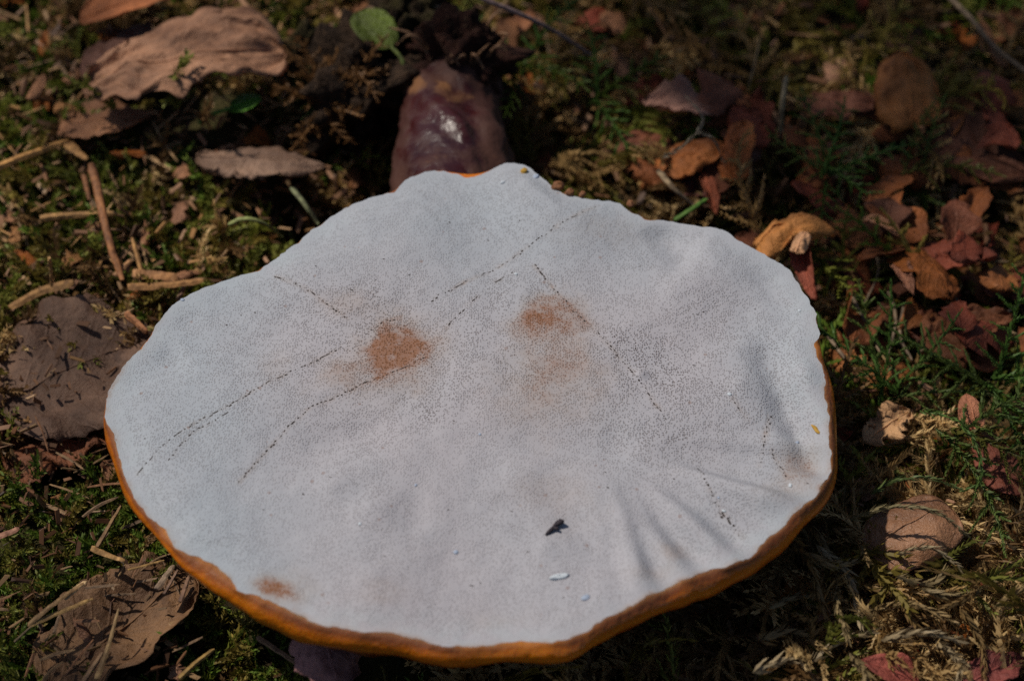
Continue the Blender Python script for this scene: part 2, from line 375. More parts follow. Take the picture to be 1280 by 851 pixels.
st = (.80*blob(503, 433, 46, 38, 20, 2.0, .45) + .2*blob(520, 428, 20, 24, 0, 2, .5) + .5*blob(468, 446, 50, 24, 35, 2, 1.0) + .3*blob(430, 465, 50, 20, 35, 2, .9, 8) + .30*blob(480, 470, 60, 30, 20, 2) + .5*blob(690, 390, 48, 26, 0, 3, .7) + .36*blob(698, 440, 48, 60, 0, 2.5, .8, 3)
      + .30*blob(665, 405, 25, 20) + .20*blob(700, 490, 60, 50, 0, 2, .8, 5) + .16*blob(650, 490, 60, 40, 0, 2, .8, 9) + .85*blob(346, 737, 15, 19, 60, 3, .6, 4) + .25*blob(370, 740, 26, 20, 0, 2, .7)
      + .45*blob(1003, 578, 22, 26, 0, 2, .7, 7) + .2*blob(985, 610, 40, 20, 20, 2, .8) + .22*blob(435, 385, 26, 20, 0, 2, .8) + .18*blob(345, 460, 22, 18, 0, 2, .7)
      + .28*blob(840, 690, 18, 10, 0, 2, .8, 2) + .2*blob(815, 715, 28, 10, 0, 2, .8, 2) + .16*blob(700, 620, 45, 30, 0, 2, .9, 12) + .12*blob(755, 290, 60, 20, 0, 2, .8) + .15*blob(480, 745, 30, 14, 0, 2, .9) + .14*blob(620, 770, 60, 12, 0, 2, .9, 6))
LINES = [[(345,350),(380,365),(410,385),(434,401)], [(172,596),(205,562),(241,536),(283,515),(336,481)], [(213,580),(240,548),(285,522)], [(300,606),(340,560),(385,515),(430,493),(470,475),(538,447)], [(350,475),(390,455),(428,434)], [(457,419),(478,406),(502,398)], [(540,378),(580,355),(625,332),(680,298),(748,260)], [(558,412),(580,388),(597,372)], [(620,352),(642,341)],
         [(668,333),(690,358),(712,382),(735,406)], [(748,418),(775,447),(800,476),(820,505),(836,524)], [(872,580),(886,612),(905,640),(928,668)], [(964,512),(958,535),(950,575)], [(916,497),(936,519)], [(965,555),(985,590)], [(900,640),(912,648)]]
for L_ in LINES:
    w0 = [np.array(pt(*p_)) for p_ in L_]
    for a_, b_ in zip(w0[:-1], w0[1:]):
        d_, t_ = near_seg(fx, fy, a_, b_); st = st + .22*np.exp(-(d_/.0006)**2)*np.clip(.5+1.6*N1.fbm(fx*200, fy*200, 3), 0, 1)
edge_q = np.repeat(q, NA)
st = st + .55*sm(.982, 1.0, edge_q)*np.clip(N2.fbm(fx*300, fy*300, 3)+.35, 0, 1)*front(np.arctan2(fy-CY, fx-CX)) + .10*sm(.93, 1, edge_q)*(N3.fbm(fx*120, fy*120, 3)+.3)*front(np.arctan2(fy-CY, fx-CX))
px_, py_ = PX(V)
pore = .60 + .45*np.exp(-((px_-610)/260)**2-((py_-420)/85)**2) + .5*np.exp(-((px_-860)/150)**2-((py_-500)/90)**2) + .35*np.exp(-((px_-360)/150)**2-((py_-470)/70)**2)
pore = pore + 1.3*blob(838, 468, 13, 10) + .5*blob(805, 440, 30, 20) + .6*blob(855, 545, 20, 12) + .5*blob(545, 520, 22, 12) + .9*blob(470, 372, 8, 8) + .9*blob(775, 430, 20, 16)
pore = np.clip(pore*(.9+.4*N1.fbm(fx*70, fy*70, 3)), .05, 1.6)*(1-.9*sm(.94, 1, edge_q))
pale = np.clip(sm(.86, 1, edge_q)*(.7+N2.fbm(fx*60, fy*60, 3)) + .5*blob(1000, 500, 50, 70) + .5*blob(870, 680, 40, 50), 0, 1)
sky_tint = np.clip(.2+.7*sm(430, 230, px_)+.5*sm(420, 270, py_)+.35*sm(880, 1000, px_), 0, 1)  # bluish skylight on the cap's left, back and right, put into the colour
f = grid_faces(NR, NA, wrap_v=True)
obj('pore_face', mesh_np(local(V), f, attrs={'stain': np.clip(st, 0, 1), 'pore': pore, 'pale': pale, 'sky_tint': sky_tint}), MP, fungus)
# rim: lip, lacquered band, then the body curving away underneath
prof = [(-.6, -.08, 0), (-.02, -.008, .03), (.18, -.02, .10), (.42, -.10, .20), (.62, -.19, .28), (.78, -.27, .33), (.93, -.38, .42), (1.0, -.52, .52), (.97, -.66, .62), (.82, -.84, .72), (.5, -1.0, .82), (-.4, -1.12, .9)]
ze = cap_top(CX+ER*np.cos(th), CY+ER*np.sin(th))
ERS = sum(np.roll(ER, j) for j in range(-9, 10))/19; ze0 = ze; ze = sum(np.roll(ze, j) for j in range(-4, 5))/9
rows, acr = [], []
for k, (d, h, a) in enumerate(prof):
    lump = 1+.55*N4.fbm(th*4.5+k*.06, th*0+k*.07, 2)+.03*N2.fbm(th*19+k*.2, th*0+k*.3, 2)
    kk = min(1, max(0, d)/.6); r_ = ER*(1-kk)+ERS*kk + RIMW*d*lump; z_ = ze0*(1-kk)+ze*kk + RIMH*h*(1 if h > 0 else lump)
    rows.append(np.stack([CX+r_*np.cos(th), CY+r_*np.sin(th), z_], -1)); acr.append(a+BACK*max(0, .55-a))
obj('rim', mesh_np(local(np.concatenate(rows)), grid_faces(len(rows), NA, wrap_v=True), attrs={'across': np.concatenate(acr)}), MR, fungus)
rows = []
rb = ER + RIMW*-.38; zb = ze-RIMH*1.115
for t in np.linspace(0, 1, 16):
    r_ = rb*math.cos(t*math.pi/2); z_ = zb*(1-t)+ (CAPZ-.008)*t - .017*math.sin(t*math.pi/2)
    rows.append(np.stack([CX+r_*np.cos(th), CY+r_*np.sin(th), z_], -1))
obj('lacquered_underside', mesh_np(local(np.concatenate(rows)), grid_faces(16, NA, wrap_v=True), attrs={'across': np.full(16*NA, .95)}), MR, fungus)
# stalk
sp = spline([P(565, 330, .024), P(563, 235, .022), P(562, 170, .022), P(566, 110, .022), P(572, 62, .020)], 60)
ra = np.interp(np.linspace(0, 1, 60), [0, .35, .5, .72, .9, .97, 1], [.0145, .0142, .0132, .0118, .0116, .0105, .006])
NS = 72; av = np.linspace(0, 2*np.pi, NS, endpoint=False)
tt = np.gradient(sp, axis=0); tt /= np.linalg.norm(tt, axis=1)[:, None]
sx = np.cross(tt, [0, 0, 1.0]); sx /= np.linalg.norm(sx, axis=1)[:, None]; sz = np.cross(sx, tt)
A, U = np.meshgrid(av, np.arange(60)/59); 
lump = 1+.26*N1.fbm(np.cos(A)*1.5+U*5+9, np.sin(A)*1.5+U*3, 4)+.04*N2.fbm(np.cos(A)*6+U*20, np.sin(A)*6, 3)
SV = sp[:, None]+(ra[:, None]*lump)[..., None]*(np.cos(A)[..., None]*sx[:, None]+np.sin(A)[..., None]*sz[:, None])
pxs, pys = PX(SV.reshape(-1, 3))
grey_patch = .6*np.exp(-((pxs-548)/34)**2-((pys-170)/48)**2)  # greyish purple patch on the middle of the stalk
mud = np.clip(.8*(np.exp(-((pxs-522)/14)**2-((pys-110)/13)**2)+np.exp(-((pxs-575)/18)**2-((pys-122)/10)**2)+.8*np.exp(-((pxs-552)/10)**2-((pys-112)/10)**2)), 0, 1)
dirt = .46+.6*sm(575, 625, pxs)+.35*sm(118, 95, pys)+.45*sm(520, 498, pxs)+.25*sm(200, 228, pys)+.25*mud
obj('stalk', mesh_np(local(SV.reshape(-1, 3)), grid_faces(60, NS, wrap_v=True), attrs={'grey_patch': grey_patch, 'dirt': dirt, 'mud': mud}), MS, fungus)
stalk_path, stalk_r = sp, ra
# dark slits where pores have split along lines
def slit_mesh(lines, step=(3, 9.5), ln=(2.2, 8), wd=(1.9, 4.2)):
    vs, fs = [], []
    for L in lines:
        pts = spline(L, 200); seg = np.r_[0, np.cumsum(np.hypot(*np.diff(pts, axis=0).T))]
        s = 0
        while s < seg[-1]:
            x, y = [np.interp(s, seg, pts[:, k]) for k in (0, 1)]
            x2, y2 = [np.interp(min(s+2, seg[-1]), seg, pts[:, k]) for k in (0, 1)]
            a = pt(x, y); d = pt(x2, y2)-a
            if np.hypot(*d) < 1e-6: break
            d /= np.hypot(*d); n = np.array([-d[1], d[0]])
            l_ = rng.uniform(*ln)*.085e-3*(2 if rng.random() < .15 else 1); w_ = rng.uniform(*wd)*.085e-3
            a = a+n*rng.normal(0, .16e-3)
            if N1(s*.05+L[0][0], L[0][1]) < -.42: s += rng.uniform(3, 7); continue
            z = float(cap_top(a[0], a[1])); k0 = len(vs)
            ring = [a+d*l_*math.cos(t)+n*w_*math.sin(t) for t in np.linspace(0, 2*math.pi, 8, endpoint=False)]
            vs += [(*p, float(cap_top(p[0], p[1]))-.00006) for p in ring]+[(*a, z+.00011)]
            fs += [(k0+i, k0+(i+1) % 8, k0+8) for i in range(8)]
            s += rng.uniform(*step)
    return mesh_np(local(vs), fs)
tag(obj('split_pores', slit_mesh(LINES), SLIT, fungus), kind='stuff')
vs = []
sparse = [[(x, y), (x+3, y+1)] for x, y in [(283,405),(300,395),(318,392),(441,367),(480,330),(568,529),(757,590),(760,612),(872,390),(880,386),(868,452),(845,497),(540,460),(512,348),(415,600),(250,540),(182,553),(680,412),(728,410),(890,475),(660,690),(640,640),(380,620),(330,640),(560,640),(480,700),(600,726),(590,728),(705,745),(1010,600),(940,602),(842,600),(470,355),(395,340),(610,300),(700,300),(650,280),(562,280),(900,330),(945,380),(800,330)]]
tag(obj('dark_specks', slit_mesh(sparse, step=(20, 30), ln=(3, 6), wd=(2, 3.4)), SLIT, fungus), kind='stuff')

# ------------------------------------------------------------------ crumbs lying on the cap
def crumb(name, label, cat, px, py, lx, ly, lz, rot, mat, group=None, seed=0):
    n, m = 14, 10; a, b = np.meshgrid(np.linspace(0, 2*np.pi, n, endpoint=False), np.linspace(0, np.pi, m), indexing='ij')
    k = 1+.5*N1.fbm(a*1.3+seed*3.1, b*1.7+seed, 3)
    v = np.stack([np.cos(a)*np.sin(b)*lx*k, np.sin(a)*np.sin(b)*ly*k, np.cos(b)*lz*k], -1).reshape(-1, 3)*1e-3
    o = obj(name, mesh_np(v, grid_faces(n, m, wrap_u=True)), mat)
    x, y = pt(px, py); o.location = (x, y, float(cap_top(np.array(x), np.array(y)))+lz*.4e-3); o.rotation_euler = (0, 0, R(rot))
    return tag(o, label, cat, group)
crumb('white_fleck', 'oblong white fleck on the pore face near the near orange rim', 'fleck', 698, 721, 1.9, .7, .3, 15, WHITE, seed=1)
crumb('white_fleck', 'small bluish white fleck beside the oblong white fleck', 'fleck', 732, 747, 1.0, .6, .25, 30, BLUE, seed=2)
bug = thing('dark_debris_bit', 'forked black bit of debris on the white pore face', 'debris', loc=(*pt(692, 661), float(cap_top(*map(np.array, pt(692, 661))))))
for k, (x0, y0, x1, y1, r_) in enumerate([(-1.6, -1.9, 1.2, 1.4, .38), (.2, .6, 1.7, 1.6, .6), (-.4, -.4, .9, -.6, .3)]):
    tube('debris_fork', spline([(x0*1e-3, y0*1e-3, .0003), ((x0+x1)/2*1e-3+.0002, (y0+y1)/2*1e-3, .0007), (x1*1e-3, y1*1e-3, .0004)], 7), np.array([.5, .9, 1, .9, 1.1, 1, .4])*r_*1e-3, BLACK, bug, rough=.25)
crumb('ochre_crumb', 'ochre yellow oblong crumb near the right edge of the pore face', 'crumb', 1021, 532, 1.4, .45, .3, -60, YEL, seed=5)
crumb('ochre_crumb', 'ochre yellow crumb at the back edge above the stalk', 'crumb', 655, 219, .9, .8, .5, 30, YEL, seed=6)
for k, (x, y, a_) in enumerate([(912, 491, .8), (998, 541, .7), (989, 600, .8), (898, 622, .45), (905, 637, .6), (570, 688, .8), (628, 233, .9), (520, 610, .55), (645, 343, .7), (228, 374, .7), (1000, 385, .6), (670, 225, 1.2), (450, 660, .6), (600, 545, .5)]):
    crumb('pale_crumb', 'tiny pale bluish crumb stuck on the white pore face', 'crumb', x, y, a_*.65, a_*.5, a_*.22, k*37, BLUE if k % 2 else WHITE, 'pale crumbs on the pore face', seed=10+k)
for k, (x, y, a_) in enumerate([(697, 240, 1.4), (712, 247, 1.1), (728, 249, .9), (788, 258, 1.0)]):
    crumb('rusty_crumb', 'rusty brown soil crumb on the back edge of the cap', 'crumb', x, y-2, a_, a_*.8, a_*.8, k*37, WOOD, 'soil crumbs along the back edge', seed=30+k).color = (.22, .09, .03, 1)

# ------------------------------------------------------------------ leaves
GROUNDREF = {}
def leaf_mesh(L, W, shape='ovate', bend=0.3, cup=0.3, twist=0., wave=.06, serr=.0, seed=0, nu=40, nv=17, ragged=0., fold=0.0, lobe=0.0, crumple=.05):
    u = np.linspace(0, 1, nu); v = np.linspace(-1, 1, nv)
    if shape == 'round': w_ = np.sqrt(np.clip(1-(2*u-1)**2, 0, 1))
    elif shape == 'oval': w_ = np.clip(1-np.abs(2*u-1)**2.4, 0, 1)**.55
    elif shape == 'spoon': w_ = np.clip(np.sin(np.pi*u**1.4), 0, 1)**.7
    else: w_ = np.clip(np.sin(np.pi*u**.75), 0, 1)**.8
    w_ = np.maximum(w_, .02)
    U, Vv = np.meshgrid(u, v, indexing='ij')
    g = rng.random(2)*50
    edge = 1+serr*((u*22+.3*np.sin(u*40)) % 1-.5)
    rag = ragged*N2.fbm(U*6+g[0], Vv*3+g[1], 4)*np.abs(Vv)**2
    wv = w_[:, None]*edge[:, None]*W/2*(1+rag*1.6)*(1+lobe*N4(U*3.3+g[1], np.sign(Vv)*7+g[0])*1.8)
    y = Vv*wv
    # across: bend into an arc (cup in radians over the half width), plus a crease along the midrib
    k = cup/(W/2); 
    yy = np.where(abs(k) > 1e-6, np.sin(y*k)/(k+1e-12), y); z = np.where(abs(k) > 1e-6, (1-np.cos(y*k))/(k+1e-12), 0)
    z = z + fold*np.abs(y)
    z = z + wave*W*(N3.fbm(U*3.2+g[0], Vv*1.6+g[1], 3) + .35*N1.fbm(U*9+g[1], Vv*5+g[0], 2))*(.4+np.abs(Vv))
    z = z + crumple*W*(N2.fbm(U*5+g[1], Vv*4+g[0], 4)+.8*np.abs(N1.fbm(U*4+g[0], Vv*3+g[1], 3)))
    a = twist*(U-.5); yy, z = yy*np.cos(a)-z*np.sin(a), yy*np.sin(a)+z*np.cos(a)
    kb = bend/L; s = (U-.5)*L
    if abs(kb) > 1e-6: x = np.sin(s*kb)/kb - z*np.sin(s*kb); zz = -(1-np.cos(s*kb))/kb + z*np.cos(s*kb)
    else: x, zz = s, z
    top = np.stack([x, yy, zz], -1)
    nrm = np.cross(np.gradient(top, axis=0), np.gradient(top, axis=1)); nrm /= np.linalg.norm(nrm, axis=-1, keepdims=True)+1e-12
    t = .00013
    bot = top - nrm*t
    n = nu*nv; F = grid_faces(nu, nv); Fb = F[:, ::-1]+n
    i = np.arange(nu-1); j = np.arange(nv-1)
    side = np.vstack([np.stack([i*nv+nv-1, (i+1)*nv+nv-1, (i+1)*nv+nv-1+n, i*nv+nv-1+n], 1), np.stack([i*nv, i*nv+n, (i+1)*nv+n, (i+1)*nv], 1),
                      np.stack([j, j+1, j+1+n, j+n], 1), np.stack([(nu-1)*nv+j, (nu-1)*nv+j+n, (nu-1)*nv+j+1+n, (nu-1)*nv+j+1], 1)])
    uv = np.stack([U, Vv], -1).reshape(-1, 2)
    me = mesh_np(np.vstack([top.reshape(-1, 3), bot.reshape(-1, 3)]), np.vstack([F, Fb, side]), uv=np.vstack([uv, uv]))
    return me, top[:, nv//2], nrm[:, nv//2]
leaves_placed = []
def rich(c, k=1.45, s=1.3):
    m_ = sum(c)/3; return tuple(max(.004, (m_+(a-m_)*s)*k) for a in c)
def leaf(name, label, px, py, z, L, W, yaw, pitch=0, roll=0, col=(.2, .1, .05), group=None, stalk=0.0, mat=None, cat='leaf', rib=True, **kw):
    L *= 1e-3; W *= 1e-3
    col = rich(col); x, y, _ = P(px, py, z)
    t = thing(name, label, cat, group, (x, y, z))
    t.rotation_euler = Euler((R(roll), -R(pitch), R(yaw)), 'XYZ')
    if rib and px > 800 and py < 480:
        kw['bend'] = kw.get('bend', .3)*1.5; kw['cup'] = kw.get('cup', .3)*1.6; kw['crumple'] = .14; kw['ragged'] = kw.get('ragged', 0)+.25
    me, mid, nr = leaf_mesh(L, W, **kw)
    obj('blade', me, mat or LEAF, t, col)
    dk = tuple(c*1.15 for c in col)
    if rib: tube('midrib', mid[1:-2:3]+nr[1:-2:3]*.0001, np.linspace(.0003, .0001, len(mid[1:-2:3])), LEAF if mat is None else mat, t, dk, sides=5)
    if stalk:
        d = mid[0]-mid[2]; d /= np.linalg.norm(d); e = mid[0]
        tube('leaf_stalk', spline([e-d*.001, e+d*stalk*.5e-3+np.array([0, 0, .0006]), e+d*stalk*1e-3+np.array([0, .001, -.0008])], 8), np.linspace(.00045, .0007, 8), WOOD, t, tuple(c*.6 for c in col), sides=6)
    leaves_placed.append((x, y, z, max(L, W)*.4))
    return t
TAN = (.245, .150, .105); PINK = (.27, .155, .10); GREYB = (.10, .066, .05); BRN = (.14, .07, .038); RUST = (.20, .075, .028); RED = (.16, .045, .03); DK = (.065, .036, .025)
leaf('fallen_leaf', 'big curled tan fallen leaf arching over a dark hollow', 226, 66, .036, 54, 27, 12, 4, 4, TAN, bend=1.0, cup=-.35, wave=.10, ragged=.45, lobe=.45, twist=.35, crumple=.12, shape='oval', nu=56, nv=31)
leaf('fallen_leaf', 'pinkish brown fallen leaf below the big curled tan leaf', 128, 150, .020, 24, 17, 10, 4, -8, PINK, bend=.4, cup=.3, wave=.12, ragged=.4)
leaf('fallen_leaf', 'greyish pink ragged leaf lying between the moss and the dark soil clump', 325, 200, .020, 32, 15, -4, 0, -14, (.19, .135, .105), bend=.3, cup=-.4, wave=.16, ragged=.6, twist=.4)
leaf('fallen_leaf', 'broad flat grey brown leaf with toothed edge beside the white cap', 88, 462, .016, 42, 36, 28, 4, 2, GREYB, shape='round', bend=.25, cup=.12, wave=.10, serr=.05, ragged=.25)
leaf('fallen_leaf', 'crumbling red brown leaf under the broad grey brown leaf', 85, 552, .011, 30, 20, 14, 0, 0, (.14, .065, .04), bend=.3, cup=.2, wave=.2, ragged=.9, serr=.1)
leaf('fallen_leaf', 'large wrinkled purplish brown leaf with a rolled edge beside wood splinters', 150, 785, .012, 40, 25, 48, 2, 0, (.14, .088, .055), bend=.35, cup=.65, wave=.14, ragged=.3, shape='oval')
leaf('fallen_leaf', 'purplish frosted leaf sticking out under the orange rim', 408, 806, .026, 18, 15, -70, -20, 0, (.22, .13, .13), bend=.6, cup=-.5, wave=.08, shape='round', ragged=.3)
leaf('fallen_leaf', 'rounded domed pinkish brown leaf under arching strands of dry moss', 1138, 652, .022, 23, 20, 28, 8, -6, (.19, .112, .072), mat=mat_leaf('smooth_dead_leaf', .25, .4, .15, .5), bend=1.35, cup=-.95, wave=.05, crumple=.05, shape='round')
leaf('fallen_leaf', 'dark red brown leaf with pale torn base behind the domed leaf', 1245, 570, .014, 22, 11, -70, 0, 10, (.15, .06, .045), bend=.5, cup=-.5, wave=.1, shape='spoon')
leaf('fallen_leaf', 'small curled cream and rust leaf tip at the torn base of the dark red leaf', 1215, 512, .021, 9, 7, 100, 20, 0, (.42, .22, .15), bend=1.2, cup=-1.0, wave=.1)
leaf('fallen_leaf', 'orange brown leaf folded to a point above its thin stalk', 1135, 103, .024, 27, 20, 95, 10, 0, (.24, .115, .055), bend=.7, cup=-.7, wave=.08, shape='ovate', stalk=12)
leaf('fallen_leaf', 'greyish pink shrivelled leaf behind the bent grey strand', 850, 130, .022, 20, 11, -12, 0, 0, (.27, .17, .14), bend=.5, cup=.6, wave=.15, ragged=.4)
leaf('fallen_leaf', 'brown orange oval leaf under the bent grey strand', 862, 192, .018, 19, 14, 30, 5, -10, (.22, .095, .045), bend=.5, cup=-.4, wave=.1, shape='oval')
leaf('fallen_leaf', 'rust leaf standing on edge beside the bent grey strand', 916, 185, .022, 17, 11, 75, 30, -30, (.27, .11, .055), bend=.7, cup=-.6, wave=.08, shape='oval')
leaf('fallen_leaf', 'dark purple brown leaf below the brown orange oval leaf', 865, 225, .012, 18, 13, 160, 0, 0, (.10, .045, .04), bend=.3, cup=.3, wave=.12)
leaf('fallen_leaf', 'narrow reddish leaf strip hanging towards the back edge of the cap', 888, 240, .014, 12, 5, -75, -20, 0, (.26, .10, .065), bend=.4, cup=.9)
leaf('fallen_leaf', 'curled ochre brown leaf like a hood beside the cap', 987, 275, .026, 20, 15, 25, 0, -25, (.33, .17, .08), bend=1.0, cup=-1.1, wave=.1, shape='round', ragged=.2)
leaf('fallen_leaf', 'pink red twisted leaf strip hanging below the ochre hooded leaf', 1003, 325, .018, 21, 7, -80, -10, 20, (.30, .115, .085), bend=.5, cup=.9, twist=1.2, wave=.14)
leaf('fallen_leaf', 'pale cream curl of dead leaf inside the ochre hooded leaf', 1001, 300, .028, 7, 5, 60, 20, 0, (.50, .33, .22), bend=1.2, cup=-.8)
leaf('fallen_leaf', 'long brown leaf slanting below the green moss sprig', 1062, 280, .014, 24, 11, -50, 0, 10, (.18, .085, .045), bend=.4, cup=-.4, wave=.1)
leaf('fallen_leaf', 'narrow cream curled leaf edge beside the dark orange oval leaf', 1105, 282, .022, 12, 4.5, -35, 0, 0, (.42, .25, .17), bend=.6, cup=1.0)
leaf('fallen_leaf', 'dark orange oval leaf standing tilted among brown litter', 1163, 332, .020, 20, 15, -62, 0, -20, (.21, .085, .038), bend=.6, cup=-.5, wave=.07, shape='oval')
leaf('fallen_leaf', 'pale broken leaf stub beside the dark orange oval leaf', 1130, 345, .020, 11, 5, -70, 0, 0, (.36, .2, .14), bend=.6, cup=.8, ragged=.5)
leaf('fallen_leaf', 'broad dull brown leaf crossed by thin grey stems', 1212, 405, .016, 24, 16, 20, 0, 0, (.15, .07, .042), bend=.4, cup=-.4, wave=.12, ragged=.3)
leaf('fallen_leaf', 'red brown leaf at the foot of the branching green moss', 1205, 435, .012, 18, 12, 150, 0, 0, (.19, .075, .045), bend=.4, cup=.4, wave=.14)
leaf('fallen_leaf', 'brown leaf deep in shade beside the orange folded leaf', 1050, 122, .018, 20, 13, 10, 0, -10, (.14, .065, .045), bend=.6, cup=-.5, shape='oval')
leaf('fallen_leaf', 'dark brown broad leaf beyond the dark orange oval leaf', 1215, 195, .014, 30, 20, -20, 0, 0, (.11, .052, .035), bend=.4, cup=.3, wave=.1)
leaf('fallen_leaf', 'pinkish red leaf poking up through the dry tan moss', 1115, 838, .020, 13, 8, 165, 20, 0, (.27, .10, .085), bend=.5, cup=.7, wave=.1)
leaf('fallen_leaf', 'dark crimson leaf low in the dry moss beside the pinkish red leaf', 1245, 835, .014, 15, 9, 30, 0, 0, (.15, .055, .05), bend=.4, cup=.5, wave=.1, ragged=.3)
leaf('fallen_leaf', 'red brown leaf beyond the big curled tan leaf', 165, 0, .030, 30, 14, 12, 10, 0, (.25, .11, .06), bend=.5, cup=.6)
leaf('fallen_leaf', 'shaded brown leaf behind the hollow of the big curled leaf', 150, 60, .024, 26, 18, 60, 0, 0, (.12, .065, .05), bend=.4, cup=-.4, wave=.15)
leaf('fallen_leaf', 'golden brown leaf scrap wedged under the right rim', 1000, 735, .012, 8, 5, 20, 0, 0, (.3, .15, .06), bend=.5, cup=.6, ragged=.6)
leaf('fallen_leaf', 'cream tan torn leaf under the branching green moss', 1110, 530, .016, 15, 10, 40, 0, 0, (.40, .27, .17), bend=.5, cup=.5, ragged=.9, wave=.2)
leaf('green_leaf', 'small bright green round leaf beside the big curled tan leaf', 306, 129, .026, 8.5, 7.5, 20, 10, -10, (.075, .17, .035), mat=GREEN, shape='round', bend=.2, cup=.2, wave=.03, stalk=8)
leaf('green_leaf', 'olive green oval leaf above the dark soil clump', 468, 36, .034, 14, 11, 130, 12, 0, (.085, .115, .03), mat=GREEN, shape='oval', bend=.3, cup=.35, wave=.04, stalk=8)
leaf('green_leaf', 'dark green leaflet half hidden by the dry brown moss beside the stalk', 402, 113, .026, 6, 5, 200, 0, 0, (.04, .10, .03), mat=GREEN, shape='round', bend=.2, cup=.2)
# small leaf scraps in the litter
def shade_word(c):
    r, g, b = c; v = sum(c)/3
    if r > 2.6*g: return 'reddish'
    if v < .055: return 'very dark'
    if r > 2.1*g: return 'rusty'
    return 'pale tan' if v > .19 else 'pinkish tan' if v > .165 else 'golden brown' if v > .135 else 'dull brown' if v > .1 else 'dark brown'
def scrap(px, py, dz, label, group, col, L, W):
    bn, cp = rng.uniform(-.6, 1.6), rng.uniform(-1.3, 1.3)
    label = shade_word(col)+' '+('upturned ' if bn < 0 else 'arched ' if bn > 1 else '')+('rolled ' if abs(cp) > .9 else '')+('broad ' if W > 6.5 else 'narrow ' if L > 1.9*W else '')+label
    x, y, _ = P(px, py, .008); z = float(ground_z(np.array(x), np.array(y)))+dz
    leaf('leaf_scrap', label, px, py, z, L, W, rng.uniform(0, 360), rng.uniform(-15, 25), rng.uniform(-25, 25), col, group, cat='leaf scrap', rib=False, nu=12, nv=7,
         bend=bn, cup=cp, wave=.2, twist=rng.normal(0, .5), ragged=.7, shape=['oval', 'ovate', 'round'][rng.integers(3)])
cols = [TAN, PINK, BRN, RUST, (.30, .17, .09), (.22, .13, .09), DK]
for k in range(75):
    px, py = rng.uniform(-60, 480), rng.uniform(-60, 380)
    if py > 235 and px > 300-(py-235)*.6 or (150 < px < 330 and 92 < py < 165): continue
    scrap(px, py, rng.uniform(.004, .012), 'curled scrap of dead leaf in the fine mossy litter', 'leaf scraps in the fine litter', cols[rng.integers(6)], rng.uniform(4, 10), rng.uniform(3, 6))
for k in range(70):
    px, py = rng.uniform(600, 1340), rng.uniform(-60, 480)
    if px < 1050 and py > 200+max(0, (px-800))*.55: continue
    scrap(px, py, rng.uniform(.003, .011), 'dead leaf scrap among the loose dark moss behind the cap', 'leaf scraps behind the cap', [RUST, BRN, (.2, .1, .06), RED, (.24, .13, .08), TAN][rng.integers(6)], rng.uniform(6, 15), rng.uniform(4, 9))
for k in range(80):
    px, py = rng.uniform(790, 1330), rng.uniform(110, 470)
    if px < 1060 and py > 225+max(0, (px-800))*.55: continue
    scrap(px, py, rng.uniform(.011, .021), 'large scrap in the heap of dead leaves beside the cap', 'leaf scraps in the leaf heap', [(.15, .062, .032), (.19, .078, .038), (.12, .05, .032), (.23, .105, .052), (.15, .05, .034), (.09, .042, .028)][rng.integers(6)], rng.uniform(10, 20), rng.uniform(7, 12))
for k in range(22):
    scrap(rng.uniform(-60, 230), rng.uniform(560, 900), rng.uniform(.004, .010), 'leaf scrap in the dark green moss below the rim', 'leaf scraps in the green moss', cols[rng.integers(7)], rng.uniform(3, 8), rng.uniform(2.5, 5))
for k in range(24):
    scrap(rng.uniform(1050, 1340), rng.uniform(480, 900), rng.uniform(.004, .012), 'leaf scrap between dry tan moss strands', 'leaf scraps in the dry moss', [RUST, RED, TAN, (.42, .16, .08)][rng.integers(4)], rng.uniform(3, 8), rng.uniform(2.5, 5))

# ------------------------------------------------------------------ sticks, chips and stems
def stick(name, label, pts, rad, col, cat='twig', flat=1.0, rough=.16, taper=.7, group=None, sides=6, n=14, z=None):
    q = []
    for p in pts:
        if len(p) == 3: q.append(P(*p))
        else:
            g = P(p[0], p[1], .01); q.append(P(p[0], p[1], float(ground_z(np.array(g[0]), np.array(g[1])))+.014))
    c = np.mean(q, axis=0); path = spline([a-c for a in q], n); rad = rad*(.8 if 'splinter' in name or 'chip' in name else 1)
    path[1:-1] += rng.normal(0, rad*.05e-3, (n-2, 3))
    o = tube(name, path, np.linspace(1, taper, n)*rad*1e-3*np.r_[.75, np.ones(n-2), .55], WOOD, None, rich(col, 1.1, 1.2), sides, rough, flat, 'stem' in name or 'blade' in name)
    o.location = c
    return tag(o, label, cat, group)
ST = (.36, .215, .10); SB = (.19, .10, .055); SG = (.17, .14, .12)
stick('twig', 'long tan twig slanting from the frame edge to a splintered chip', [(-30, 222), (20, 200), (86, 176)], 1.1, (.42, .24, .10))
stick('wood_chip', 'short splintered tan chip at the end of the long tan twig', [(83, 180), (108, 200)], 1.5, (.45, .27, .13), 'chip', .5, .3, .4)
stick('twig', 'straight pale twig lying level across the brown bent stem', [(50, 274), (95, 270), (146, 267)], 1.0, (.40, .24, .11))
stick('dead_stem', 'brown bent dead stem running down between the moss cushions', [(114, 205, .03), (124, 245, .028), (136, 300, .026), (153, 350, .022)], 1.25, (.26, .125, .06), 'stem', .6)
stick('dead_stem', 'thin brown stem beside the bent dead stem', [(104, 218), (112, 250)], .8, (.25, .12, .06), 'stem', .6)
stick('wood_chip', 'upper of two blunt tan chips beside the cap edge', [(166, 341), (222, 346)], 1.5, (.36, .20, .10), 'chip', .6, .2, .9)
stick('wood_chip', 'lower longer of two blunt tan chips beside the cap edge', [(160, 358), (205, 356), (254, 350)], 1.5, (.33, .19, .09), 'chip', .6, .2, .7)
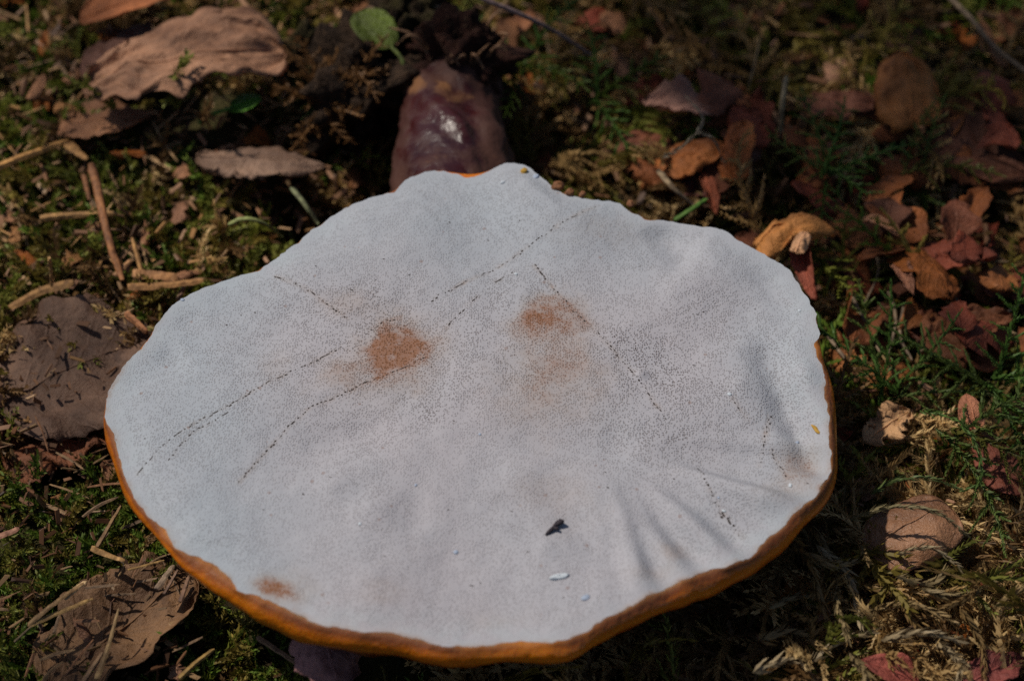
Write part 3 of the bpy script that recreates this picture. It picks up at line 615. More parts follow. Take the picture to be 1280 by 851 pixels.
stick('wood_chip', 'tan chip standing upright above the forked chip', [(62, 322, .032), (65, 358, .022)], .9, (.42, .27, .13), 'chip', .6, .2, .8)
stick('wood_chip', 'forked brown chip tapering over dark moss', [(12, 384), (50, 364), (92, 352)], 1.2, (.28, .165, .075), 'chip', .6, .25, 1.3)
stick('twig', 'short brown twig end tucked beside the broad grey brown leaf', [(158, 392), (184, 415)], 1.1, (.30, .15, .08))
stick('wood_chip', 'tan chip crossing the bent dead stem near its foot', [(143, 345), (163, 325)], 1.0, (.33, .19, .1), 'chip', .6, .2)
stick('dead_stem', 'long thin grey stem slanting across the moss beyond the stalk', [(585, -8, .050), (640, 14, .045), (690, 38, .036), (740, 70, .022)], .6, (.15, .11, .11), 'stem', n=24)
stick('wood_splinter', 'long tan splinter lying over the rolled leaf edge', [(36, 780), (70, 752), (108, 727)], .8, (.32, .21, .11), 'splinter', .5, .2, .6)
stick('wood_splinter', 'cream splinter lying against the long tan splinter', [(80, 748), (108, 726)], .9, (.50, .37, .22), 'splinter', .4, .2, .6)
stick('wood_splinter', 'broad tan splinter below the cream splinter', [(35, 782), (75, 765), (116, 748)], .9, (.36, .24, .11), 'splinter', .5, .2, .7)
stick('wood_splinter', 'thin dark splinter at the foot of the broad tan splinter', [(18, 802), (40, 782)], .4, (.2, .15, .09), 'splinter')
stick('wood_splinter', 'slanting olive brown splinter in shade beside the orange rim', [(121, 684), (135, 660), (151, 632)], .8, (.20, .13, .07), 'splinter', .6, .2, .6)
stick('wood_splinter', 'bent tan splinter below the slanting olive brown splinter', [(114, 684), (135, 693), (156, 700)], .9, (.36, .23, .11), 'splinter', .4, .25, .5)
stick('wood_splinter', 'grey splinter bundle end beside the rim', [(196, 736), (217, 706)], .9, (.26, .2, .15), 'splinter', .5)
stick('wood_splinter', 'dark splinter parallel to the grey splinter beside the rim', [(205, 742), (222, 712)], .6, (.17, .11, .08), 'splinter', .5)
stick('wood_splinter', 'brown splinter standing under the rim beside the grey splinter', [(225, 752), (236, 720)], .8, (.18, .11, .075), 'splinter', .5)
stick('wood_splinter', 'olive tan twig piece in the dark green moss under the rim', [(224, 848), (245, 828), (268, 811)], .8, (.24, .16, .06), 'splinter', .8)
stick('wood_splinter', 'shaded brown twig under the rim beside the frosted leaf', [(322, 796), (350, 815), (376, 832)], .9, (.20, .13, .09), 'splinter', .8)
stick('wood_splinter', 'pinkish chip at the frame edge beside the dark green moss', [(-15, 676), (24, 660)], 1.3, (.36, .2, .14), 'splinter', .5, .2, .7)
stick('wood_splinter', 'tan blade shaped splinter lying on the wrinkled leaf', [(120, 848), (134, 810), (148, 760)], .8, (.30, .21, .11), 'splinter', .4, .2, .4)
stick('wood_splinter', 'dark tan splinter lying along the wrinkled leaf', [(100, 858), (128, 815)], .9, (.24, .155, .09), 'splinter', .4, .2, .6)
stick('wood_splinter', 'short tan splinter lying across the wrinkled leaf tip', [(160, 712), (205, 700)], .45, (.33, .22, .1), 'splinter', .5)
stick('dead_stem', 'pale stem at the shaded corner of the moss', [(1180, -10), (1215, 25), (1245, 60), (1290, 95)], .8, (.17, .13, .09), 'stem')
stick('dead_stem', 'thin brown stem crossing beyond the orange folded leaf', [(1140, 120), (1200, 150), (1290, 190)], .5, (.16, .1, .07), 'stem')
stick('dead_stem', 'pale curved stalk rising behind the green moss sprig', [(975, 170, .02), (978, 130, .03), (983, 95, .034)], .8, (.24, .2, .13), 'stem')
stick('dead_stem', 'pale bent straw beside the back edge of the cap', [(822, 213, .026), (842, 236, .024), (868, 258, .018)], .9, (.26, .20, .13), 'stem', .5)
stick('grass_blade', 'bright green grass blade beside the back edge of the cap', [(843, 275, .022), (862, 263, .024), (884, 248, .022)], .8, (.06, .13, .02), 'grass blade', .4)
stick('grass_blade', 'pale green arched blade in the fine litter beside the cap', [(286, 280, .028), (305, 273, .03), (330, 279, .028), (352, 296, .02)], .9, (.19, .22, .09), 'grass blade', .5)
stick('grass_blade', 'pale green blade slanting in shade towards the stalk', [(364, 235, .024), (380, 255, .024), (398, 280, .02)], .8, (.16, .18, .10), 'grass blade', .5)
for k, p in enumerate([[(1040, 320), (1075, 390), (1100, 440)], [(1090, 300), (1098, 340), (1080, 380)], [(1130, 380), (1125, 420), (1140, 450)], [(1180, 360), (1230, 400), (1275, 380)], [(1150, 440), (1190, 410), (1210, 385)], [(1035, 420), (1060, 450), (1085, 455)], [(1110, 360), (1120, 400), (1108, 450)]]):
    stick('dead_stem', 'thin grey brown dead stem tangled over the leaves beside the cap', p, .5, (.20, .155, .11), 'stem', group='thin dead stems beside the cap')
def needle_set(n, box, label, group, cols, ln=(8, 15), dz=(.004, .012), rad=.45, ok=None):
    k = 0
    while k < n:
        px, py = rng.uniform(box[0], box[2]), rng.uniform(box[1], box[3])
        if ok and not ok(px, py): continue
        x, y, _ = P(px, py, .008); z = float(ground_z(np.array(x), np.array(y)))+rng.uniform(*dz)
        L = rng.uniform(*ln)*1e-3; bow = rng.normal(0, .025)*L
        cc = tuple(np.array(cols[rng.integers(len(cols))])*rng.uniform(.7, 1.2))
        o = tube('conifer_needle', spline([(-L/2, 0, 0), (0, bow, abs(bow)*.5), (L/2, 0, 0)], 6), np.array([.6, 1, 1, 1, .9, .3])*rad*rng.choice([.5, .6, .7, .8, 1.2])*1e-3, WOOD, None, rich(cc, 1.15, 1.2), 4, .2, .55, False)
        o.location = (x, y, z); o.rotation_euler = (0, rng.normal(0, .22), rng.uniform(0, 6.28))
        tag(o, shade_word(cc)+(' long ' if L > .012 else ' short ')+label, 'needle', group); k += 1
left_ok = lambda x, y: not (150 < x < 330 and 92 < y < 165) and not (y > 225 and x > 330-(y-225)*1.0)
needle_set(130, (-60, 60, 470, 400), 'needle lying in the fine mossy litter beside the cap', 'needles in the fine litter', [ST, SB, (.30, .2, .11), (.22, .14, .08), (.4, .27, .15)], ok=left_ok)
needle_set(45, (-60, 540, 240, 900), 'thin needle in the dark green moss beside the rim', 'needles in the green moss', [SB, (.24, .16, .09), (.16, .11, .07)], (6, 12), (.006, .014), .35)
needle_set(60, (620, -60, 1340, 460), 'needle among loose moss behind the cap', 'needles behind the cap', [SB, (.2, .15, .09), (.26, .19, .11)], (8, 18), (.004, .014), .32, ok=lambda x, y: not (x < 1045 and y > 215+max(0, x-800)*.5))

# ------------------------------------------------------------------ dark soil clump beside the stalk
def lump_mesh(rx, ry, rz, amp, seed, n=72, m=40):
    a, b = np.meshgrid(np.linspace(0, 2*np.pi, n, endpoint=False), np.linspace(0, np.pi, m), indexing='ij')
    d = np.stack([np.cos(a)*np.sin(b), np.sin(a)*np.sin(b), np.cos(b)], -1)
    k = 1+amp*(N1.fbm(d[..., 0]*2.2+seed, d[..., 1]*2.2+d[..., 2]*1.7, 5)+N2.fbm(d[..., 2]*3+seed, d[..., 0]*3-d[..., 1]*2, 4))
    return mesh_np((d*k[..., None]*np.array([rx, ry, rz])).reshape(-1, 3), grid_faces(n, m, wrap_u=True))
CL = thing('soil_clump', 'lumpy black soil clump against the dug up end of the stalk', 'soil', loc=tuple(P(455, 110, .018)))
obj('soil_lump', lump_mesh(.017, .015, .015, .7, 3), mat_soil('black_soil', (.014, .010, .008), (.075, .045, .028)), CL)
o = obj('soil_lump', lump_mesh(.010, .010, .010, .8, 8), SOIL, CL); o.location = (.012, .016, .006)
o = obj('soil_lump', lump_mesh(.009, .008, .007, .8, 12), SOIL, CL); o.location = (-.014, .006, .002)
for k, (dx, dy, dz) in enumerate([(.002, .010, .016), (.018, .018, .012)]):
    o = obj('bark_flake', leaf_mesh(.006, .004, 'round', .3, .3, ragged=.5, nu=8, nv=6)[0], LEAF, CL, (.36, .24, .15)); o.location = (dx, dy, dz); o.rotation_euler = (.5, .3, k)
EC = thing('soil_clump', 'reddish root mat capping the far end of the stalk', 'soil', loc=tuple(P(575, 78, .028)))
obj('soil_lump', lump_mesh(.012, .009, .010, .7, 21), mat_soil('red_soil', (.022, .010, .008), (.075, .03, .02)), EC)
for k in range(9):
    a = rng.uniform(0, 6.28); p0 = np.array([math.cos(a)*.008, math.sin(a)*.006, .004])
    tube('rootlet', spline([p0, p0*1.5+[0, 0, .004], p0*2.1+[rng.normal(0, .004), .002, rng.uniform(-.004, .006)]], 8), np.linspace(.0006, .0002, 8), WOOD, EC, (.22, .12, .06), 5)

# ------------------------------------------------------------------ moss
def moss_frond(L, nb, bl, lf, seed, lpm=1.6, droop=.5, spread=(45, 70), lw=.24):
    """one feathery shoot: a bowed stem, side branches, and a pointed leaf-sized face for every leaf"""
    g = np.random.default_rng(seed); V, T, K = [], [], []
    def shoot(p0, d0, length, leaf, bend, top):
        n = max(4, int(length*1000*lpm)); p = np.array(p0, float); d = np.array(d0, float); pts = []
        for i in range(n):
            pts.append((p.copy(), d.copy())); d = d+bend/n; d /= np.linalg.norm(d); p = p+d*length/n
        # thin stem as a flat strip
        k0 = len(V); sd_ = np.cross(d0, [0.3, .2, 1.0]); sd_ /= np.linalg.norm(sd_)+1e-9
        for (pp, dd) in pts[::2]:
            V.append(pp-sd_*leaf*.12); V.append(pp+sd_*leaf*.12); K.extend([.35, .35])
        for i in range(len(pts[::2])-1):
            a = k0+2*i; T.append((a, a+1, a+3)); T.append((a, a+3, a+2))
        for i, (pp, dd) in enumerate(pts):
            s1 = np.cross(dd, [0.1, .2, 1.0]); s1 /= np.linalg.norm(s1)+1e-9; s2 = np.cross(s1, dd)
            for w_ in range(3):
                az = i*2.4+w_*2.09+g.normal(0, .3); o_ = np.cos(az)*s1+np.sin(az)*s2
                sz_ = leaf*(1-.5*i/n)*g.uniform(.75, 1.25); ax = dd*math.cos(.75)+o_*math.sin(.75)
                lat = np.cross(ax, o_); lat /= np.linalg.norm(lat)+1e-9
                k0 = len(V)
                V.append(pp); V.append(pp+ax*sz_*.42+lat*sz_*lw); V.append(pp+ax*sz_*.42-lat*sz_*lw); V.append(pp+ax*sz_+dd*sz_*.25)
                t = top*(.6+.6*i/n); K.extend([t*.7, t, t, t*1.25])
                T.append((k0, k0+2, k0+1)); T.append((k0+1, k0+2, k0+3))
        return pts
    main = shoot((0, 0, 0), (0, .75, .65), L, lf, np.array([g.normal(0, .25), .3, -droop]), 1)
    for b in range(nb):
        f_ = .12+.8*b/nb; pp, dd = main[int(f_*(len(main)-1))]
        sgn = 1 if b % 2 else -1; an = R(g.uniform(*spread))
        s1 = np.cross(dd, [0, 0, 1.0]); s1 /= np.linalg.norm(s1)+1e-9
        d = dd*math.cos(an)+sgn*s1*math.sin(an)+np.array([0, 0, g.normal(0, .12)])
        shoot(pp, d/np.linalg.norm(d), bl*(1-.55*f_)*g.uniform(.7, 1.15), lf*.8, np.array([0, .25, -.35]), 1)
    return np.array(V), np.array(T), np.array(K)
FEATHER = [moss_frond(.034, 11, .010, .0017, 100+k) for k in range(6)]
FLOSS = [moss_frond(.034, 10, .011, .0026, 300+k, .75) for k in range(8)]
ROPE = [moss_frond(.030, 5, .009, .0021, 140+k, 1.4, .9, (25, 50), .14) for k in range(6)]
SHORT = [moss_frond(.011, 5, .0045, .0016, 200+k, 1.25, .4) for k in range(6)]
print('frond tris', len(FEATHER[0][1]), len(ROPE[0][1]), len(SHORT[0][1]))
def place(template, p, yaw, tilt, roll, s, tint, bend, tips):
    V, T, K = template
    v = V*s
    a = bend*v[:, 1]/.03; c_, s_ = np.cos(a), np.sin(a)             # bow the shoot sideways
    v = np.stack([v[:, 0]*c_+v[:, 1]*s_*.4, v[:, 1]*c_, v[:, 2]], 1)
    m = np.array(Euler((tilt, roll, yaw), 'XYZ').to_matrix())
    v = v @ m.T + p
    k = K[:, None]; col = np.asarray(tint)*(.75+.25*k) + (np.asarray(tips)-np.asarray(tint))*np.clip((k-.95)*1.6, 0, 1)
    return v, T, col
def clear(v):
    a = under_z(v[:, 0], v[:, 1])
    if (v[:, 2] > a).any(): return False
    d = np.linalg.norm(v[:, None, :]-stalk_path[None, ::6, :], axis=2)
    return not (d < stalk_r[None, ::6]*.95).any()
def moss_object(name, label, items, kind='stuff', cat=None, loc=None):
    vs, ts, cs = [], [], []; n = 0
    for v, t, c in items:
        vs.append(v); ts.append(t+n); cs.append(c); n += len(v)
    v = np.concatenate(vs); base = np.zeros(3) if loc is None else np.asarray(loc)
    o = obj(name, mesh_np(v-base, np.concatenate(ts), False, {'tint': np.concatenate(cs)}), MOSS)
    o.location = base
    return tag(o, label, cat, None, kind)
G1, G2, G3 = (.066, .105, .012), (.098, .105, .014), (.135, .135, .026)
OL, TN, DB = (.125, .095, .020), (.23, .145, .058), (.10, .056, .022)
LT = (.31, .215, .10)
def pick(ws):
    cs = [G1, G2, G3, OL, TN, DB, LT]; return np.array(cs[rng.choice(7, p=np.array(ws)/sum(ws))])*rng.uniform(.75, 1.25)
zones = {k: [] for k in ('fine', 'dark', 'dry', 'feather', 'loose', 'tuft')}
cap_lim = {'fine': 2200, 'dark': 1000, 'dry': 800, 'feather': 240, 'loose': 960, 'tuft': 130}
def covered(x, y, z):
    for (lx, ly, lz, lr) in leaves_placed[:33]:
        if lr > .005 and (x-lx)**2+(y-ly)**2 < (lr*.9)**2: return lz
    return None
count = 0
NP = 60000
qx, qy = rng.uniform(-.26, .26, NP), rng.uniform(-.19, .40, NP); qz = ground_z(qx, qy)
qpx, qpy = PX(np.stack([qx, qy, qz], 1)); qn = N2.fbm(qx*30, qy*30, 3)
inside = np.hypot(qx-CX, qy-CY) < .86*edge_r(np.arctan2(qy-CY, qx-CX))
keep = ~inside & (qpx > -330) & (qpx < 1610) & (qpy > -260) & (qpy < 1080)
for k in np.nonzero(keep)[0]:
    x, y, z, px, py, nz = qx[k], qy[k], qz[k], qpx[k], qpy[k], qn[k]
    if not (-60 < px < 1340 and -60 < py < 930) and rng.random() < .6: continue
    tall = 1.0
    if px < 500 and py < 560:
        if 160 < px < 325 and 95 < py < 160: continue
        if 320 < px < 480 and py < 110: zn, T_, s_, ws = 'tuft', FLOSS, .8, (3, 3, 4, 2, 1, 0, 1)
        elif px > 330 and py > 60: zn, T_, s_, ws = 'fine', SHORT, 1.3, (1, 1, 1, 3, 3, 4, 1)
        else: zn, T_, s_, ws = 'fine', SHORT, 1.6, ((2, 5, 4, 4, 1.5, 2, 1) if nz > -.02 else (1, 1, 1, 3, 4, 4, 2))
    elif px < 560: zn, T_, s_, ws = 'dark', SHORT, 1.2, (5, 4, 2, 3, .5, 2, .3)
    elif py > 590: zn, T_, s_, ws = 'dry', (ROPE if rng.random() < .75 else FLOSS), 1.3, (0, .3, .4, 1.5, 4, 1.5, 4)
    elif px > 1000 and py > 380: zn, T_, s_, ws = 'feather', FEATHER, 1.0, (3, 3, 2, 2, 2, 1, 2)
    else: zn, T_, s_, ws = 'loose', FLOSS, 1.0, ((2, 2, 1.5, 4, 2.5, 3, 1) if nz > -.1 else (.5, 1, .5, 3, 3, 4, 1))
    if len(zones[zn]) >= cap_lim[zn]: continue
    lz = covered(x, y, z)
    if lz is not None:
        if rng.random() < (.97 if zn in ('fine', 'dark') else .55 if zn == 'loose' else .8): continue
    p = np.array([x, y, z if lz is None else max(z, lz-.012)])
    tint = pick(ws)*(1.9 if zn != 'loose' else 2.05); tips = tint*1.4 if tint[1] < tint[0] else np.array([.24, .31, .06])
    v, t, c = place(T_[rng.integers(len(T_))], p, rng.uniform(0, 6.28), rng.uniform(-.75, .25) if T_ is not SHORT else rng.uniform(-.4, .9), rng.normal(0, .35), s_*rng.uniform(.6, 1.25), tint, rng.normal(0, .7), tips)
    if not clear(v): continue
    zones[zn].append((v, t, c)); count += len(t)
print('moss tris', count, {k: len(v) for k, v in zones.items()})
LB = {'fine': ('moss_cushion', 'fine olive moss cushions with tan litter beside the left cap edge'), 'dark': ('moss_carpet', 'short dark green moss below the orange rim'), 'dry': ('dry_moss', 'tangled dry tan moss strands in front of the domed leaf'),
      'feather': ('feather_moss', 'feathery green and tan moss beside the right rim'), 'loose': ('loose_moss', 'loose olive brown moss in shade behind the cap'), 'tuft': ('moss_tuft', 'bright yellow green moss behind the big curled leaf')}
LB['fine'] = (LB['fine'][0], 'fine olive moss cushions mixed with tan needles and chips')
LB['feather'] = (LB['feather'][0], 'feathery green and tan moss around the domed leaf')
for k, it in zones.items():
    if it: moss_object(LB[k][0], LB[k][1], it, cat='moss')
# moss further out, beyond what the photograph frames
COARSE = [moss_frond(.016, 2, .008, .0050, 400+k, .32) for k in range(6)]
far = []
for k in range(3200):
    x, y = rng.uniform(-.62, .62), rng.uniform(-.34, .85)
    if abs(x) < .25 and -.18 < y < .38: continue
    p = np.array([x, y, float(ground_z(np.array(x), np.array(y)))]); tint = pick((2, 4, 2, 4, 2, 4, 1))*1.8
    far.append(place(COARSE[rng.integers(6)], p, rng.uniform(0, 6.28), rng.uniform(-.6, .6), rng.normal(0, .3), rng.uniform(1.0, 2.2), tint, rng.normal(0, .5), tint*1.3))
moss_object('outlying_moss', 'coarse olive and brown moss spreading away from the fungus over the soil', far, cat='moss')
print('coarse', len(COARSE[0][1]), len(far))
# shoots of moss that stand out one by one
def sprig(label, px, py, z, parts, group=None):
    base = P(px, py, z); items = []
    for (yaw, tilt, s, tint, T_) in parts:
        items.append(place(T_[rng.integers(len(T_))], base+rng.normal(0, .0012, 3), R(yaw-90), R(tilt), rng.normal(0, .2), s, tint, rng.normal(0, .5), np.array(tint)*1.35))
    t = thing('moss_sprig', label, 'moss', group, tuple(base))
    for v, tr, c in items:
        obj('shoot', mesh_np(v-base, tr, False, {'tint': c}), MOSS, t)
def strand(label, pts, leaf_mm, tint, group=None, lpm=1.7, n3=3):
    """one long moss shoot along a path, leaves pressed to it like a rope"""
    q = np.array([P(*p) for p in pts]); c = q.mean(axis=0); L = np.linalg.norm(np.diff(q, axis=0), axis=1).sum()
    n = max(8, int(L*1000*lpm)); path = spline(q-c, n); tg = np.gradient(path, axis=0); tg /= np.linalg.norm(tg, axis=1)[:, None]
    V, T, K = [], [], []
    for i in range(n):
        s1 = np.cross(tg[i], [.1, .2, 1.]); s1 /= np.linalg.norm(s1); s2 = np.cross(s1, tg[i])
        for w_ in range(n3):
            az = i*2.4+w_*2.09+rng.normal(0, .4); o_ = np.cos(az)*s1+np.sin(az)*s2; op = rng.uniform(.25, .6)
            ax = tg[i]*math.cos(op)+o_*math.sin(op); lat = np.cross(ax, o_); lat /= np.linalg.norm(lat)+1e-9
            z_ = leaf_mm*1e-3*rng.uniform(.7, 1.3)*(1-.4*i/n); k0 = len(V); b_ = path[i]+rng.normal(0, 1e-4, 3)
            V += [b_, b_+ax*z_*.45+lat*z_*.13, b_+ax*z_*.45-lat*z_*.13, b_+ax*z_+tg[i]*z_*.2]; K += [.6, 1, 1, 1.25]
            T += [(k0, k0+2, k0+1), (k0+1, k0+2, k0+3)]
    K = np.array(K)[:, None]; tn = np.asarray(tint)*rng.uniform(.8, 1.15, (len(K)//4, 1)).repeat(4, 0)
    o = obj('moss_strand', mesh_np(np.array(V), np.array(T), False, {'tint': tn*K}), MOSS); o.location = c
    return tag(o, label, 'moss', group)
strand('grey dead moss strand bent over the brown orange oval leaf', [(826, 198, .030), (848, 186, .034), (872, 168, .035), (892, 176, .033), (905, 204, .026)], 1.7, (.22, .18, .13))
strand('short grey dead moss strand joining the bent grey strand', [(872, 168, .035), (878, 146, .034), (858, 122, .028)], 1.6, (.20, .165, .12))
strand('upper dry olive strand arching over the domed leaf', [(1062, 650, .022), (1100, 636, .028), (1140, 633, .030), (1175, 642, .029), (1208, 668, .022)], 2.2, (.30, .25, .13))
strand('pale dry strand crossing the front of the domed leaf', [(1120, 692, .022), (1160, 684, .025), (1192, 702, .022), (1222, 735, .016)], 2.2, (.38, .30, .18))
strand('green strand curving round the back of the domed leaf', [(1088, 618, .022), (1120, 600, .026), (1165, 598, .026), (1200, 612, .022)], 2.0, (.14, .19, .06))
strand('bright green strand drooping beside the domed leaf', [(1150, 512, .028), (1195, 525, .032), (1222, 560, .030), (1225, 600, .024), (1205, 612, .020)], 2.0, (.13, .22, .05))
for k, p in enumerate([[(985, 668), (1010, 700), (1030, 760), (1040, 800)], [(1000, 690), (1040, 705), (1080, 700)], [(1020, 680), (1060, 720), (1075, 780)], [(960, 760), (1000, 745), (1050, 750)], [(1080, 730), (1120, 745), (1150, 790)], [(1090, 760), (1140, 755), (1190, 775)], [(1100, 800), (1150, 790), (1200, 800)], [(1150, 735), (1200, 745), (1240, 730)],
                       [(1200, 760), (1225, 800), (1230, 845)], [(950, 800), (990, 790), (1030, 810)], [(1010, 830), (1050, 800), (1090, 790)], [(1060, 690), (1045, 740), (1060, 800)], [(1230, 700), (1215, 740), (1180, 760)], [(1240, 760), (1270, 740), (1290, 735)], [(940, 840), (985, 825), (1020, 850)], [(1120, 720), (1160, 730), (1180, 715)],
                       [(1015, 655), (1030, 690), (1018, 740)], [(1040, 660), (1070, 672), (1085, 700)], [(1170, 800), (1200, 830), (1190, 860)], [(1060, 815), (1080, 840), (1070, 862)]]):
    q = [(x, y, float(ground_z(*map(np.array, P(x, y, .01)[:2])))+.018+.004*math.sin(i*1.6+k)) for i, (x, y) in enumerate(p)]
    strand(['dull tan', 'pale straw', 'cream', 'olive tan'][k % 4]+' dry rope like moss strand tangled beside the right rim', q, rng.uniform(2.6, 3.6), np.array([TN, LT, (.36, .28, .17), (.27, .2, .1)][k % 4])*1.15, 'dry moss strands beside the right rim')
# crumbs of litter nobody could count
def litter(name, label, n, test, cols, size):
    x, y = rng.uniform(-.24, .24, 40000), rng.uniform(-.18, .38, 40000); z = ground_z(x, y); px, py = PX(np.stack([x, y, z], 1))
    ok = test(px, py) & (np.hypot(x-CX, y-CY) > 1.02*edge_r(np.arctan2(y-CY, x-CX))); i = np.nonzero(ok)[0][:n]; m = len(i)
    box = np.array([[-1, -1, -1], [1, -.8, -1], [.8, 1, -1], [-.9, .8, -1], [-.8, -.9, 1], [.9, -1, 1], [1, .7, 1], [-1, .9, 1]])*.5
    fc = np.array([[0, 3, 2, 1], [4, 5, 6, 7], [0, 1, 5, 4], [1, 2, 6, 5], [2, 3, 7, 6], [3, 0, 4, 7]])
    l_ = rng.uniform(size[0], size[1], m)*1e-3; dim = np.stack([l_, l_*rng.uniform(.10, .38, m), l_*rng.uniform(.05, .14, m)], 1)
    v = box[None]*dim[:, None, :]*rng.uniform(.7, 1.3, (m, 8, 3))
    rot = np.array([np.array(Euler((rng.normal(0, .6), rng.normal(0, .4), rng.uniform(0, 6.28))).to_matrix()) for _ in range(m)])
    v = np.einsum('mij,mkj->mki', rot, v)+np.stack([x[i], y[i], z[i]+rng.uniform(.003, .013, m)], 1)[:, None]
    c = np.array(cols)[rng.integers(len(cols), size=m)]*rng.uniform(.7, 1.6, (m, 1))*np.array([1.1, 1, .85])
    o = obj(name, mesh_np(v.reshape(-1, 3), (fc[None]+8*np.arange(m)[:, None, None]).reshape(-1, 4), False, {'tint': c.repeat(8, 0)}), MOSS)
    tag(o, label, 'litter', None, 'stuff')
litter('litter_crumbs', 'tan and pinkish crumbs of bark and leaf over the fine moss', 2700, lambda a, b: (a > -150) & (a < 470) & (b < 560) & (b > -150) & ~((a > 150) & (a < 330) & (b > 92) & (b < 165)), [ST, SB, TAN, PINK, BRN, (.4, .28, .18), (.33, .2, .13)], (1, 4.5))
litter('litter_crumbs', 'dark brown crumbs of litter over the short green moss', 600, lambda a, b: (a > -150) & (a < 560) & (b > 560) & (b < 1000), [SB, BRN, DK, (.25, .17, .1)], (1, 4))
litter('litter_crumbs', 'brown crumbs of leaf litter in the loose moss behind the cap', 1300, lambda a, b: (a > 560) & (a < 1450) & (b < 560) & (b > -150), [SB, BRN, RUST, DK, TAN, (.26, .15, .09)], (1.5, 6))
litter('litter_crumbs', 'tan crumbs of litter between the dry moss strands', 450, lambda a, b: (a > 560) & (a < 1450) & (b > 560) & (b < 1000), [SB, TAN, RUST, LT, TN], (1, 4))
BR = (.085, .17, .03); BR2 = (.11, .16, .035)
sprig('bright green moss sprig standing behind the ochre hooded leaf', 1035, 215, .020, [(60, -10, .8, BR, FEATHER), (110, 0, .75, BR2, FEATHER), (20, -20, .75, BR, FEATHER), (160, -20, .7, BR2, FEATHER), (-50, -40, .7, BR, FEATHER), (-100, -40, .6, BR, FEATHER)])
sprig('green moss sprig with upright pointed shoots beside the right rim', 1105, 500, .014, [(70, 10, .9, BR, FEATHER), (120, 5, .9, BR2, FEATHER), (30, -5, .8, BR, FEATHER), (150, -10, .9, BR, FEATHER), (10, -25, .8, BR2, FEATHER)])
sprig('green moss shoot arching down in front of the dark red leaf', 1175, 545, .020, [(20, -5, 1.0, BR2, FEATHER), (-30, -25, 1.1, G3, FEATHER), (-60, -30, 1.1, BR2, FEATHER)])
sprig('fresh green moss sprig at the frame edge over brown leaves', 1245, 480, .018, [(80, 10, .9, BR, FEATHER), (40, 0, 1.0, BR, FEATHER), (150, -10, 1.0, BR2, FEATHER), (-20, -20, 1.0, BR, FEATHER), (-70, -30, .9, BR, FEATHER)])
sprig('small green moss sprig beside the far end of the stalk', 648, 85, .022, [(60, 0, .8, BR, FEATHER), (130, 0, .8, BR2, FEATHER), (-20, -20, .8, G1, FEATHER), (-80, -30, .7, G1, FEATHER)])
sprig('green moss sprig in the shade beyond the long grey stem', 740, 130, .018, [(90, 0, .8, BR, FEATHER), (30, -10, .8, G1, FEATHER), (-60, -30, .8, BR, FEATHER)])
sprig('dull green moss sprig in front of the dark brown broad leaf', 1140, 215, .018, [(90, 10, .6, BR2, FEATHER), (50, 0, .7, G3, FEATHER), (10, -20, .8, G3, FEATHER)])
sprig('green moss sprig below the small round green leaf', 360, 95, .022, [(90, 0, .7, BR, FEATHER), (40, -10, .7, BR, FEATHER), (150, -10, .7, BR, FEATHER), (-60, -30, .6, BR, FEATHER)])
RD = (.24, .12, .045)
sprig('rusty brown dead moss sprig leaning on the soil clump', 398, 130, .024, [(a_, t_, s_, RD, T_) for a_, t_, s_, T_ in ((90, 15, .7, FLOSS), (60, 0, 1.4, SHORT), (130, 0, 1.5, SHORT), (170, -10, 1.4, SHORT), (-40, -20, 1.4, SHORT), (-100, -30, 1.4, SHORT), (110, -10, .55, FLOSS), (-70, -40, .5, FLOSS))])
sprig('rusty dead moss growing over the top of the soil clump', 452, 95, .032, [(a_, t_, .9, RD, SHORT) for a_, t_ in ((90, 0), (20, -25), (160, -20), (-50, -50), (-120, -50), (60, -10))])
sprig('pale dry moss tuft under the right rim beside the domed leaf', 1010, 690, .010, [(80, 0, 1.0, TN, ROPE), (120, 0, .9, LT, ROPE), (40, -10, 1.0, TN, ROPE), (160, 0, .8, OL, ROPE)])
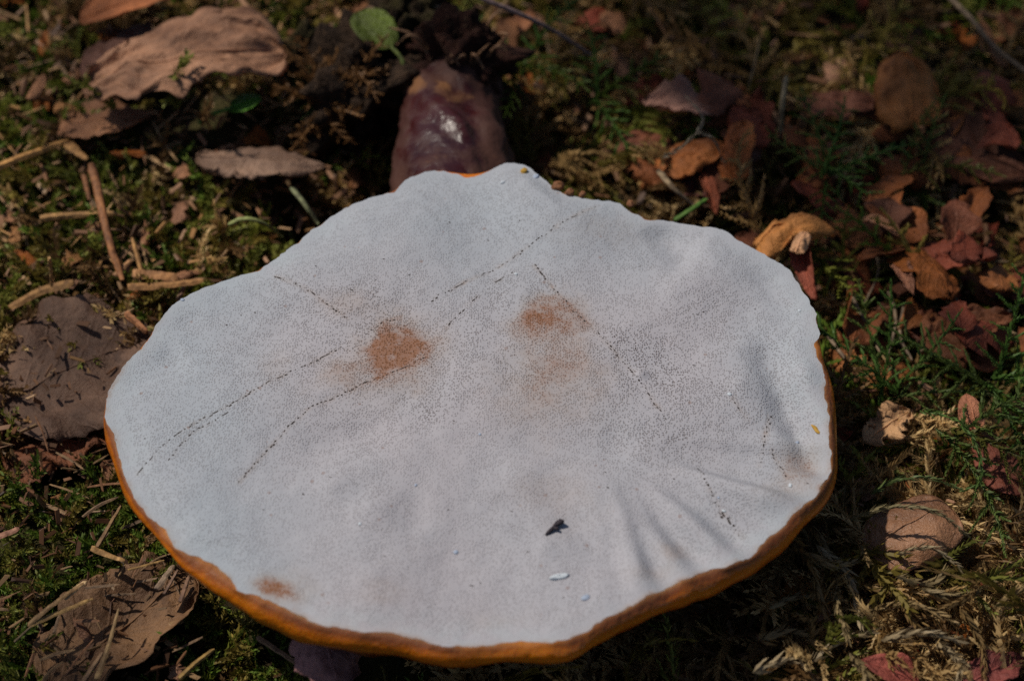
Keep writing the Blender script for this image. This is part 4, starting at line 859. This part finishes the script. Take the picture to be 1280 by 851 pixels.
# ------------------------------------------------------------------ unseen tree, added out of frame to dapple the moss with shade
sdv = np.array(sd)
tree = thing('added_shade_tree', 'added young broadleaf tree out of view, boughs placed to shade the moss', 'tree', loc=(-.75, 1.0, 0))
tb = np.array([-.75, 1.0, 0.0])
tube('shade_trunk', spline([(0, 0, -.05), (.02, .01, .5), (-.01, .03, 1.1), (.03, .0, 1.9), (.0, .02, 2.6)], 24), np.linspace(.035, .010, 24), WOOD, tree, (.12, .09, .07), 12, .08)
lv, lt = [], []
for (px, py, rad, num, hgt) in [(900, 40, .075, 19, .8), (1170, 50, .085, 22, .9), (760, 100, .05, 10, .75), (1245, 240, .06, 16, .9), (30, 880, .05, 18, .95), (1190, 390, .04, 7, .9), (1030, 30, .06, 12, .85), (1265, 560, .03, 6, .9), (60, 20, .05, 8, .9)]:
    c = P(px, py, .02)+sdv*hgt  # cluster set sunward of the spot it is added to shade
    e = tb+np.array([0, 0, .45+.9*(c[2]-.4)]); d = c-e
    tube('shade_limb', spline([e-tb, e-tb+d*.5+np.array([0, 0, .06]), c-tb], 14), np.linspace(.009, .002, 14), WOOD, tree, (.12, .09, .07), 6, .1)
    for k in range(num):
        o_ = rng.normal(0, 1, 3); o_ *= rad*rng.random()**.5/np.linalg.norm(o_)
        n_ = rng.normal(0, .5, 3)+[0, 0, 1]; n_ /= np.linalg.norm(n_); t1 = np.cross(n_, rng.normal(0, 1, 3)); t1 /= np.linalg.norm(t1); t2 = np.cross(n_, t1)
        L_ = rng.uniform(.018, .032); W_ = L_*.36; p = c+o_-tb; k0 = len(lv)
        g_ = c+o_-sdv*((c+o_)[2]-CAPZ)/sdv[2]                     # leaves that would shade the cap are left out
        if np.hypot(g_[0]-CX, g_[1]-CY) < .034+float(edge_r(math.atan2(g_[1]-CY, g_[0]-CX))): continue
        for u_, w_, h_ in ((0, 0, 0), (.3, .8, .1), (.3, -.8, .1), (.6, .9, .08), (.6, -.9, .08), (1, 0, -.05), (.3, 0, 0), (.6, 0, -.02)):
            lv.append(p+t1*L_*u_+t2*W_*w_+n_*L_*h_)
        lt += [(k0, k0+6, k0+1), (k0, k0+2, k0+6), (k0+1, k0+6, k0+3), (k0+6, k0+7, k0+3), (k0+2, k0+4, k0+6), (k0+6, k0+4, k0+7), (k0+3, k0+7, k0+5), (k0+7, k0+4, k0+5)]
cr = obj('shade_crown', mesh_np(np.array(lv), np.array(lt), True, {'tint': np.full((len(lv), 3), (.07, .13, .03))}), MOSS, tree)
tag(cr, kind='stuff')
print('objects', len(bpy.data.objects))
